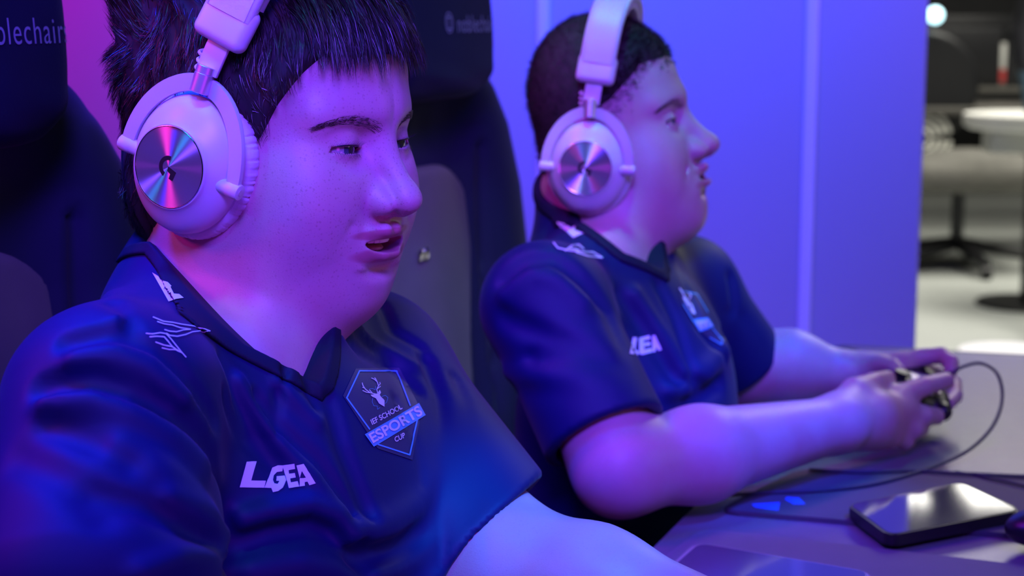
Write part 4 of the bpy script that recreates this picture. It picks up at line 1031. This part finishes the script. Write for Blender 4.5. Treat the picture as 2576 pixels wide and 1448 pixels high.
    path = [(-a, b) for a, b in half]+[(a, b) for a, b in half[::-1]]
    P3 = spl([(0, y, z) for y, z in path], 7)
    def sweep(bm, pts, wx, th, off, ripple=0, n=28):
        rings = []
        for i, p in enumerate(pts):
            a = pts[max(i-1, 0)]; b = pts[min(i+1, len(pts)-1)]; t = (b-a).normalized(); nr = Vector((0, -t.z, t.y)) if t.y > 0 else Vector((0, -t.z, t.y))
            ring = []
            for k in range(n):
                an = 2*math.pi*k/n; c, s = math.cos(an), math.sin(an)
                x = math.copysign(abs(c)**.38, c)*wx; h = math.copysign(abs(s)**.6, s)*th
                if ripple and s > 0: h += ripple*math.sin(i*1.9)*.5
                ring.append(bm.verts.new(p+Vector((x, 0, 0))+nr*(h+off)))
            rings.append(ring)
        for i in range(len(rings)-1):
            for k in range(n): bm.faces.new((rings[i][k], rings[i][(k+1) % n], rings[i+1][(k+1) % n], rings[i+1][k]))
        bm.faces.new(rings[0][::-1]); bm.faces.new(rings[-1])
    bm = bmesh.new(); sweep(bm, P3, .0182, .0052, .0030); band = part('headband', bm, M_whitel)
    bm = bmesh.new(); sweep(bm, P3[4:-4], .0165, .0050, -.0050, .0008); part('band_cushion', bm, M_whitel, band)
    for sx in (-1, 1):      # stitched edges
        bm = bmesh.new()
        for i in range(len(P3)*3-6):
            f = i/3; k = int(f); p = P3[k].lerp(P3[k+1], f-k); q = P3[k].lerp(P3[k+1], min(1, f-k+.2)); t = (q-p).normalized(); nr = Vector((0, -t.z, t.y))
            tube(bm, [p+nr*.0076+Vector((sx*.0148, 0, 0)), p+nr*.0079+t*.0013+Vector((sx*.0151, 0, 0)), p+nr*.0076+t*.0026+Vector((sx*.0148, 0, 0))], .00038, 5)
        part('stitching', bm, M_white, band)
    Mt = Matrix.Translation((0, 0, .059)) @ Matrix.Rotation(R(6), 4, 'Y') @ Matrix.Translation((0, 0, -.059))     # the band leans forward on its hinges
    def lean(o):
        o.data.transform(Mt)
        for c in o.children: lean(c)
    for o in rt.children:
        if o.name.split('.')[0] in ('slider_plate', 'end_block', 'headband'): lean(o)
    rt.matrix_world = fr.mat()
    return rt
def copy_tree(o, parent=None):
    c = o.copy(); COL.objects.link(c); c.parent = parent
    for ch in list(o.children): copy_tree(ch, c)
    return c
M_yoke = mat('pale matt plastic', (.55, .52, .56), .42)
M_disc = mat('spun aluminium', (.70, .66, .72), .34, .86)
_b = M_disc.node_tree.nodes['Principled BSDF']; _b.inputs['Anisotropic'].default_value = 1.0; _b.inputs['Anisotropic Rotation'].default_value = .25
_t = M_disc.node_tree.nodes.new('ShaderNodeTangent'); _t.direction_type = 'RADIAL'; _t.axis = 'Y'; M_disc.node_tree.links.new(_t.outputs[0], _b.inputs['Tangent'])
K1 = Fr(H1.o, frame(25.5, -3)) ; K1 = Fr((0, 0, 0), K1.m @ Matrix.Rotation(R(15), 3, 'Y')); K1.o = P(424, 420, 1.105)-K1.m@Vector((0, -.1106, 0)); K1.on = A(K1.o)
headset1 = make_headset(K1, 'white headset with silver disc and pleated cushions, worn by the nearer person')
# ================================================================ hair of the near boy
def cran(q, o=0.0, cr=0.0):
    d = ell(q, (-.016+cr, 0, .042), (.098-cr+o, .077+o, .086+o))
    d = su(d, ell(q, (.030, 0, .040), (.064+o, .062+o, .062+o)), .03)
    d = su(d, ell(q, (-.030+cr, 0, -.030), (.062+o, .060+o, .060+o)), .03)
    return d
def hairline(q):
    """positive where hair grows"""
    x, y, z = q[:, 0], np.abs(q[:, 1]), q[:, 2]
    front = np.interp(x, [-.2, -.05, -.025, .005, .020, .040, .052, .066, .075, .2], [-.085, -.085, -.040, -.030, -.016, .006, .030, .052, .064, .066])
    return z-front
def strands(name, fr, capF, N, grow, mat_, parent, width=.00042, seg=7, seed=1, srcV=None, push=None, clump=14, tight=.75, spread=.0034):
    rg = np.random.default_rng(seed); K = N//clump
    V = srcV[rg.integers(0, len(srcV), K)]+rg.normal(0, .0009, (K, 3)).astype(np.float32)
    _, g = grad(capF, V, .001); n = g/(ln(g)[:, None]+1e-9)
    p = V-n*.002; pts = [p]; rand = rg.normal(0, 1, (K, 3)); rs = rg.uniform(0, 1, (K, 3))
    L, D0 = grow(V, n, rs)
    for k in range(seg):
        t = (k+.5)/seg; _, g2 = grad(push, p, .001) if push else (0, n); n2 = g2/(ln(g2)[:, None]+1e-9)
        d = D0(p, n2, t, rs)+rand*.10; d /= ln(d)[:, None]
        p = p+d*(L/seg)[:, None]
        if push:
            dd = ev(push, p.astype(np.float32)); lim = .0010+.0045*rs[:, 1]*(1 if t > .3 else t); p = p+n2*np.maximum(lim-dd, 0)[:, None]
        pts.append(p)
    C = np.repeat(np.stack(pts, 1), clump, 0); n = np.repeat(n, clump, 0); N = len(C)
    off = rg.normal(0, spread, (N, 3)); off -= n*(off*n).sum(-1)[:, None]*.7; tt = np.linspace(0, 1, seg+1)
    cut = 1-.35*rg.uniform(0, 1, N)**2; idx = tt[None]*cut[:, None]*seg; i0 = np.minimum(idx.astype(int), seg-1); f = (idx-i0)[..., None]; ar = np.arange(N)[:, None]
    pts = C[ar, i0]*(1-f)+C[ar, i0+1]*f
    pts = pts+off[:, None, :]*(1-tight*tt**.8)[None, :, None]+rg.normal(0, .0010, (N, 1, 3))*(tt**2)[None, :, None]
    tn = np.gradient(pts, axis=1); tn /= ln(tn)[..., None]+1e-9; rw = rg.normal(0, .5, (N, 1, 3))
    wv = np.cross(tn, n[:, None, :]+rw); wv /= ln(wv)[..., None]+1e-9
    tp = np.linspace(1, 0, seg+1)**.5; wd = width*(.6+.8*rg.uniform(0, 1, N))
    o2 = wv*(wd[:, None]*np.maximum(tp, .12)[None])[..., None]
    Vv = np.stack([pts-o2, pts+o2], 2).reshape(-1, 3); m = (seg+1)*2
    base = (np.arange(N)*m)[:, None]+(np.arange(seg)*2)[None]
    Fc = np.stack([base, base+1, base+3, base+2], -1).reshape(-1, 4)
    Vw = Vv@fr.mn.T+fr.on
    return meshnp(name, Vw, Fc, mat_, parent)
def hair1(par):
    def capF(q):
        d = cran(q, .0075)
        back = ell(q, (-.055, 0, .085), (.062, .072, .058)); d = su(d, back, .02); d = su(d, ell(q, (-.066, 0, -.042), (.046, .058, .056)), .03)
        nz = .0012*np.sin(q[:, 0]*330+np.sin(q[:, 1]*260)*2)*np.sin(q[:, 1]*300+q[:, 2]*150)
        return smx(d+nz, -(hairline(q)+.002), .006)
    V, Fc = nets(capF, axis(-.14, .12, .0025), axis(-.1, .1, .0025), axis(-.11, .16, .0025))
    cap_ = meshnp('hair', V@H1.mn.T+H1.on, Fc, M_scalp, par)
    cap_['label'] = 'short dark brown hair brushed forward into a fringe'
    keep = hairline(V) > .0; V = V[keep]
    def grow(V, n, rs):
        x, y, z = V[:, 0], V[:, 1], V[:, 2]
        top = sstep(.06, .10, z); frn = sstep(.015, .05, x)*top; bk = sstep(-.03, -.07, x)
        L = .016+.015*top+.013*frn+.002*bk; L = L*(.65+.6*rs[:, 2])
        L = np.where((x > .0) & (z < .045), .012*(.6+.6*rs[:, 2]), L)
        L = np.where(z < -.02, .009, L)
        def D0(p, n2, t, rs):
            x, y, z = p[:, 0], p[:, 1], p[:, 2]; top = sstep(.075, .115, z)[:, None]; bk = sstep(-.02, -.065, x)[:, None]
            fwd = np.tile(np.array([[1., 0, -.15]]), (len(p), 1)); fwd[:, 1] = -.42+.35*np.sin(y*75+x*25)-.25*(rs[:, 0]-.5)
            dwn = np.tile(np.array([[.35, 0, -1.]]), (len(p), 1)); dwn[:, 0] += .3*np.sin(z*80)
            bck = np.tile(np.array([[-.35, 0, .15]]), (len(p), 1)); bck[:, 2] += np.where(z > .06, .35, -.75); bck[:, 1] += .6*np.sin(z*90+y*70)
            d = fwd*top+dwn*(1-top); d = d*(1-bk)+bck*bk
            d = d-n2*(d*n2).sum(-1)[:, None]*.85
            d /= ln(d)[:, None]+1e-9
            lift = (.40*(1-t)+.06)*np.ones(len(p)); lift = lift+.5*bk[:, 0]*(z > .03); lift = np.where(z < -.0, .25, lift)
            d = d+n2*lift[:, None]; fr2 = sstep(.06, .09, x)[:, None]
            d = d+np.array([[0.1, 0, -.75]])*fr2*t*1.6
            return d
        return L, D0
    push = lambda q: cran(q, .001)
    a = strands('hair_strands', H1, capF, 34000, grow, M_hair, cap_, .00021, 6, 3, V, push)
    b = strands('lighter_strands', H1, capF, 6000, grow, M_hair2, cap_, .00019, 6, 9, V, push)
    return cap_
def brow(name, fr, sd, par, headF, m, n=330, dens=1.0, seed=4):
    """eyebrow of short hairs laid along the brow"""
    rg = np.random.default_rng(seed); N = n
    u = rg.uniform(0, 1, N); w = rg.normal(0, 1, N)
    y = .009+u*.046; zc = .0120+.0085*np.sin(np.clip(u*1.1, 0, 1.1)*2.5)-.001*u; th = .0036*(1-u*.6)+.0006
    z = zc+np.clip(w, -1.6, 1.6)*th*.55; x = np.full(N, .115)
    q = np.stack([x, y*sd, z], -1).astype(np.float32)
    for _ in range(14): q[:, 0] -= np.clip(ev(headF, q), -.004, .02)*.9
    _, g = grad(headF, q); nn = g/(ln(g)[:, None]+1e-9)
    d = np.stack([-.25*np.ones(N), sd*(.75+.5*u), .55-1.0*u], -1)+rg.normal(0, .07, (N, 3)); d -= nn*(d*nn).sum(-1)[:, None]; d /= ln(d)[:, None]
    L = .0050*(.6+.6*rg.uniform(0, 1, N)); pts = []
    for k in range(4): t = k/3; pts.append(q+d*(L*t)[:, None]+nn*(.0009*math.sin(t*2.4)+.0001))
    pts = np.stack(pts, 1); wv = np.cross(d, nn); off = wv[:, None, :]*(np.array([1, .9, .6, .15])*.00013)[None, :, None]
    Vv = np.stack([pts-off, pts+off], 2).reshape(-1, 3); base = (np.arange(N)*8)[:, None]+(np.arange(3)*2)[None]
    return meshnp(name, Vv@fr.mn.T+fr.on, np.stack([base, base+1, base+3, base+2], -1).reshape(-1, 4), m, par)
def lashes(fr, sd, par, m, k=1.0):
    bm = bmesh.new(); E = Vector((.0726, .0305*sd, 0)); rg = random.Random(3)
    for up, n, Ln in ((1, 46, .0068), (-1, 26, .0036)):
        for i in range(n):
            u = -1+2*i/(n-1); y = .0308+u*.0148; zz = (.0033*math.sqrt(max(0, 1-u*u)) if up > 0 else -.0029*math.sqrt(max(0, 1-u*u)))+(-.0006+u*.0012)
            yy = sd*y-E.y; xx = math.sqrt(max(1e-8, .0158**2-yy*yy-zz*zz)); b = E+Vector((xx, yy, zz))
            o = (Vector((1, yy*30, up*.35+zz*20))).normalized()*Ln*(.7+.5*rg.random())*k; w_ = Vector((0, .00020, 0))
            m1 = b+o*.5; e = b+o+Vector((0, 0, up*.0016))
            v = [bm.verts.new(fr.w(*c)) for c in (b-w_, b+w_, m1+w_*.8, m1-w_*.8, e)]
            bm.faces.new(v[:4]); bm.faces.new((v[3], v[2], v[4]))
    rim = []
    for i in range(25):
        u = -1+2*i/24; y = .0308+u*.0148; zz = .0033*math.sqrt(max(0, 1-u*u))-.0006+u*.0012; yy = sd*y-E.y
        rim.append(fr.w(*(E+Vector((math.sqrt(max(1e-8, .0160**2-yy*yy-zz*zz)), yy, zz)))))
    tube(bm, rim, .00055, 6)
    return bmo('eyelashes', bm, m, par, False)
def eye(fr, sd, par, look, iris):
    """eyeball with iris and pupil built as rings; look = direction in head axes"""
    E = Vector((.0726, .0305*sd, 0)); Rr = .0138
    z = Vector(look).normalized(); q = z.to_track_quat('Z', 'Y').to_matrix()
    mats = {0: M_eyew, 1: iris, 2: M_ink}
    bm = bmesh.new(); bmesh.ops.create_uvsphere(bm, u_segments=40, v_segments=30, radius=Rr)
    for v in bm.verts: v.co = fr.w(*(E+q@v.co))
    o = bmo('eyeball', bm, M_eyew, par)
    def discp(r0, r1, dr, m, nm):
        bm = bmesh.new(); rr = []
        for j in range(5):
            r = r0+(r1-r0)*j/4; h = math.sqrt(max(0, Rr*Rr-r*r))+dr
            rr.append([bm.verts.new(fr.w(*(E+q@Vector((r*math.cos(2*math.pi*k/32), r*math.sin(2*math.pi*k/32), h))))) for k in range(32)])
        for j in range(4):
            for k in range(32): bm.faces.new((rr[j][k], rr[j][(k+1) % 32], rr[j+1][(k+1) % 32], rr[j+1][k]))
        return bmo(nm, bm, m, o)
    discp(.0020, .0064, .00015, iris, 'iris'); discp(.0001, .0028, .00022, M_ink, 'pupil')
    return o
M_eyew = mat('eye white', (.30, .27, .29), .2, coat=.25)
M_iris1 = mat('blue grey iris', (.05, .075, .11), .15, coat=.8, noise=(600, .5))
M_iris2 = mat('green grey iris', (.10, .22, .16), .15, coat=.8, noise=(600, .5))
# ================================================================ build the players
def bm_teeth(fr, z, ry, rx, n, h, par, nm='upper_teeth'):
    bm = bmesh.new()
    for i in range(n):
        a = R(-44+88*i/(n-1)); x = .0662+rx*math.cos(a); y = ry*math.sin(a); w = .0072 if abs(i-(n-1)/2) < 1 else .0058
        M = Matrix.Rotation(a, 3, 'Z'); bbox_bm(bm, (x, y, z), (.0035, w, h), M, .0013, 2)
    xf(bm, fr.mat()); return bmo(nm, bm, M_tooth, par)
def mouth(fr, cfg, par):
    q = lambda p: ell(fr.loc(p), (.064, 0, -.070), (.021, .021, .016))
    c = fr.w(.064, 0, -.070)
    f = blob('tongue', lambda p: ell(fr.loc(p), (.072, 0, -.0665-cfg['open']*.7), (.020, .014, .0042)), tuple(c-Vector((.03, .03, .03))), tuple(c+Vector((.03, .03, .03))), .0015, M_tongue, par)
    bm_teeth(fr, -.0612, .0180, .0275-(.003 if cfg is cfg2 else 0), 8, .0080, par)
def person(H, cfg, body, lo, hi, hhf, fine, hf, jersey, jlo, jhi, jh, base, skin, iris, label, look, name_col):
    rt = root('person', base, label=label, cat='person', group=None)
    b = blob('body', body, lo, hi, hhf, skin, rt, fine=fine, hf=hf)
    j = blob('jersey', jersey, jlo, jhi, jh, M_jersey, rt)
    hd = lambda q: head_sdf(q, cfg)
    for sd in (1, -1):
        brow('eyebrow', H, sd, rt, hd, M_brow, n=name_col); lashes(H, sd, rt, M_hair); eye(H, sd, rt, (1, .03*-sd, look), iris)
    mouth(H, cfg, rt)
    return rt, b, j
M_skin1 = skin_mat('freckled skin', (.52, .31, .34), True, H1.w(.09, -.035, -.02), 1, (H1, [(-.0580, .0042, .034, .9), (-.0722, .0062, .033, .8)]))
M_skin2 = skin_mat('fair skin', (.52, .34, .36), True, H2.w(.09, -.035, -.02), .35, (H2, [(-.0580, .0042, .027, .5), (-.0712, .0056, .029, .45)]))
f1 = lambda pix, w, am: fold(jersey1_base, FOLDS1, pix, w, am)
# the heavy crease over the near shoulder, then the lesser ones
f1([(110, 975), (220, 955), (330, 985), (440, 1040), (520, 1110), (556, 1200), (570, 1320), (575, 1440)], .008, .011)
f1([(120, 1010), (230, 1000), (330, 1035), (430, 1095), (500, 1170)], .010, -.006)
f1([(170, 860), (280, 838), (390, 872), (480, 960), (545, 1060)], .006, .0065)
f1([(190, 905), (290, 888), (380, 920), (460, 1000)], .008, -.004)
f1([(240, 735), (290, 760), (330, 830)], .007, .005)
f1([(215, 700), (270, 730), (310, 800)], .008, -.004)
f1([(600, 960), (660, 1060), (720, 1130), (790, 1200), (850, 1290), (880, 1350)], .006, -.005)
f1([(570, 1000), (630, 1110), (690, 1170)], .006, .005)
f1([(700, 960), (760, 1020), (800, 1060)], .005, -.004)
f1([(640, 1000), (730, 1100), (800, 1160), (870, 1260), (905, 1360)], .005, .0045)
f1([(600, 1315), (680, 1292), (780, 1275), (850, 1300), (880, 1350)], .008, -.009)
f1([(580, 1370), (680, 1335), (780, 1318), (850, 1345), (900, 1380)], .009, .009)
f1([(830, 1010), (860, 1120), (900, 1220), (930, 1310)], .006, .005)
f1([(900, 1345), (980, 1325), (1060, 1270), (1108, 1200)], .011, -.010)
f1([(900, 1400), (1000, 1375), (1080, 1330), (1118, 1260)], .011, .010)
f1([(1075, 900), (1110, 1000), (1118, 1120), (1115, 1240), (1118, 1420)], .006, .010)
f1([(1150, 950), (1190, 1060), (1200, 1180), (1160, 1290)], .007, .004)
f1([(1200, 1040), (1240, 1130), (1250, 1230)], .008, -.004)
f1([(870, 830), (900, 880), (990, 920), (1050, 980)], .006, .005)
f1([(890, 810), (950, 870), (1040, 920)], .006, -.004)
f1([(960, 760), (990, 830), (1060, 870)], .005, .004)
f1([(430, 1250), (490, 1280), (560, 1345)], .007, -.005)
f1([(240, 1240), (360, 1275), (450, 1320), (550, 1385)], .008, .005)
f1([(360, 1440), (450, 1405), (560, 1395)], .008, -.005)
f1([(120, 1070), (230, 1110), (330, 1160)], .010, .004)
f1([(760, 870), (770, 950), (800, 1020)], .005, .004)
f1([(720, 900), (700, 1000), (690, 1100)], .004, .003)
f1([(560, 900), (600, 1010), (650, 1100), (700, 1190)], .005, .004)
f1([(1000, 1010), (1050, 1120), (1060, 1220)], .006, .003)
f1([(640, 1440), (760, 1420), (880, 1440)], .010, -.005)
f1([(950, 1440), (1040, 1400), (1100, 1340)], .009, -.005)
f1([(300, 1130), (420, 1190), (520, 1290)], .012, -.004)
f1([(50, 1150), (160, 1200), (260, 1290)], .012, .003)

p1, b1, j1 = person(H1, cfg1, body1, (-.5, .7, .60), (.5, 1.55, 1.4), .006, ((-.30, -.02), (1.03, 1.32), (.98, 1.36)), .00135,
    jersey1, (-.5, .7, .58), (.14, 1.55, 1.2), .0036, (B1.o.x, B1.o.y, .5), M_skin1, M_iris1,
    'nearer person in a dark blue jersey and white headset, facing right with lips parted', -.03, 300)
col1 = blob('collar', collar_of(jersey1_folded, neckcut1, N1), (-.36, .98, .94), (-.02, 1.4, 1.2), .0018, M_collar, j1)
hair1(p1); thighs('trousers', B1, p1)
prints1(j1, col1)
f2 = lambda pix, w, am: fold(jersey2_base, FOLDS2, pix, w, am)
f2([(1265, 700), (1320, 655), (1390, 650), (1460, 700), (1530, 780), (1570, 880), (1580, 1000)], .008, .008)
f2([(1270, 740), (1340, 690), (1400, 700), (1470, 760)], .010, -.004)
f2([(1270, 800), (1380, 850), (1480, 880), (1570, 940)], .010, .006)
f2([(1240, 880), (1350, 900), (1450, 900), (1560, 930), (1590, 1000)], .010, .007)
f2([(1280, 940), (1380, 950), (1480, 960)], .010, -.005)
f2([(1330, 990), (1430, 1000), (1540, 1030)], .010, .005)
f2([(1560, 740), (1600, 800), (1660, 890), (1700, 960), (1760, 960)], .008, .006)
f2([(1600, 740), (1660, 830), (1720, 930)], .008, -.005)
f2([(1660, 720), (1700, 800), (1730, 900), (1745, 960)], .007, .006)
f2([(1690, 640), (1720, 700), (1760, 820), (1815, 900)], .007, .006)
f2([(1620, 1000), (1700, 985), (1780, 930), (1820, 880)], .012, -.008)
f2([(1650, 1040), (1730, 1020), (1810, 965)], .010, .009)
f2([(1820, 860), (1850, 780), (1840, 700)], .007, .006)
f2([(1870, 800), (1900, 850), (1880, 930)], .008, .005)
f2([(1250, 620), (1300, 600), (1370, 620)], .008, .005)

p2, b2, j2 = person(H2, cfg2, body2, (-.15, 1.4, .60), (.62, 2.15, 1.42), .006, ((.02, .28), (1.68, 1.98), (.98, 1.36)), .0017,
    jersey2, (-.15, 1.4, .60), (.40, 2.15, 1.2), .0042, (B2.o.x, B2.o.y, .5), M_skin2, M_iris2,
    'farther person in a dark blue jersey holding a game controller in both hands', -.06, 300)
col2 = blob('collar', collar_of(jersey2_folded, neckcut2, N2, .013), (-.05, 1.55, .92), (.30, 2.0, 1.2), .0032, M_collar, j2)
thighs('trousers', B2, p2)
prints2(j2, col2)
def hair2(par):
    def line(q):
        x, z = q[:, 0], q[:, 2]
        return z-np.interp(x, [-.2, -.05, -.03, .0, .02, .045, .062, .075, .2], [-.075, -.075, -.045, -.03, -.008, .012, .038, .052, .054])
    def high(q):    # the longer hair on top, above the clipped sides
        return q[:, 2]-np.interp(q[:, 0], [-.2, -.060, -.035, .0, .035, .060, .070, .2], [-.045, -.040, -.014, .018, .028, .046, .056, .058])
    def capF(q):
        d = cran(q, -.0012, .026)-.0052*sstep(.0, .030, high(q))
        return smx(d, -(high(q)-.004), .008)
    V, Fc = nets(capF, axis(-.14, .12, .003), axis(-.1, .1, .003), axis(-.11, .16, .003))
    c = meshnp('hair', V@H2.mn.T+H2.on, Fc, M_buzz, par); c['label'] = 'very short cropped brown hair'
    full = lambda q: cran(q, .0006, .026)
    V2, _ = nets(full, axis(-.14, .12, .003), axis(-.1, .1, .003), axis(-.11, .16, .003)); rg = np.random.default_rng(2)
    ln_ = line(V2); dens = sstep(-.002, .045, ln_)*.9+.1; V2 = V2[(ln_ > 0) & (rg.uniform(0, 1, len(V2)) < dens)]
    def grow(V, n, rs):
        L = .0034+.0060*sstep(.0, .03, high(V)); return L, (lambda p, n2, t, rs: n2*.8+np.array([[.55, 0, -.15]]))
    strands('hair_strands', H2, full, 64000, grow, M_hair, c, .00036, 3, 5, V2, None, 3, .1, .0022)
hair2(p2)
K2 = Fr((0, 0, 0), frame(12) @ Matrix.Rotation(R(2), 3, 'Y')); K2.o = P(1472, 423, 1.72)-K2.m@Vector((0, -.1106, 0)); K2.on = A(K2.o)
headset2 = copy_tree(headset1); headset2.matrix_world = K2.mat(); headset2['label'] = 'white headset with silver disc on the cropped head of the farther person'
# chairs
def chair_frame(pt, yaw):
    m = frame(yaw); return Fr((pt.x, pt.y, 0), m)
bB = P(1040, 630, 2.0)
gaming_chair(chair_frame(bB-frame(25).col[0]*.01, 25), 'black gaming chair behind the farther person, metal badge on its grey panel')
eA = P(125, 250, 1.36); lA = frame(25).col[1]; cA = eA-lA*.150
gaming_chair(chair_frame(cA-frame(25).col[0]*.01, 25), 'black gaming chair at the left edge behind the nearer person')
# bystander by the right edge
def stander(p):
    q = p-A(bs); d = None
    for s in (-1, 1):
        e = chain(q, [(s*.10, 0, .88), (s*.11, .02, .48), (s*.11, .04, .10)], [.095, .068, .05], .02); e = su(e, cap(q, (s*.11, .03, .045), (s*.13, -.14, .035), .042, .034), .02); d = e if d is None else su(d, e, .04)
    d = su(d, ell(q, (0, 0, 1.0), (.18, .13, .16)), .05); d = su(d, ell(q, (0, 0, 1.28), (.19, .12, .24)), .08)
    d = su(d, chain(q, [(-.19, 0, 1.42), (-.24, .02, 1.13), (-.22, -.06, .88)], [.055, .044, .032], .02), .03); d = su(d, chain(q, [(.19, 0, 1.42), (.24, .02, 1.13), (.22, -.06, .88)], [.055, .044, .032], .02), .03)
    d = su(d, cap(q, (0, 0, 1.45), (0, -.01, 1.58), .055), .04); return su(d, ell(q, (0, -.01, 1.66), (.078, .095, .115)), .02)
bs = FL(2735, 6.3)
t = root('person', bs, label='person in blue jeans standing at the far right edge, only one leg showing', cat='person')
sb = blob('body', stander, (bs.x-.35, bs.y-.3, 0), (bs.x+.35, bs.y+.25, 1.8), .016, M_skin2, t)
blob('jeans', lambda p: np.maximum(np.maximum(stander(p)-.008, p[:, 2]-1.06), .07-p[:, 2]), (bs.x-.35, bs.y-.3, .03), (bs.x+.35, bs.y+.25, 1.1), .016, M_jeans, t)
blob('shirt', lambda p: np.maximum(np.maximum(stander(p)-.012, p[:, 2]-1.50), 1.0-p[:, 2]), (bs.x-.35, bs.y-.3, .95), (bs.x+.35, bs.y+.25, 1.55), .016, M_shoe, t)
blob('shoes', lambda p: np.maximum(stander(p)-.010, p[:, 2]-.085), (bs.x-.35, bs.y-.3, -.01), (bs.x+.35, bs.y+.25, .12), .016, M_shoe, t)
bpy.context.view_layer.update()
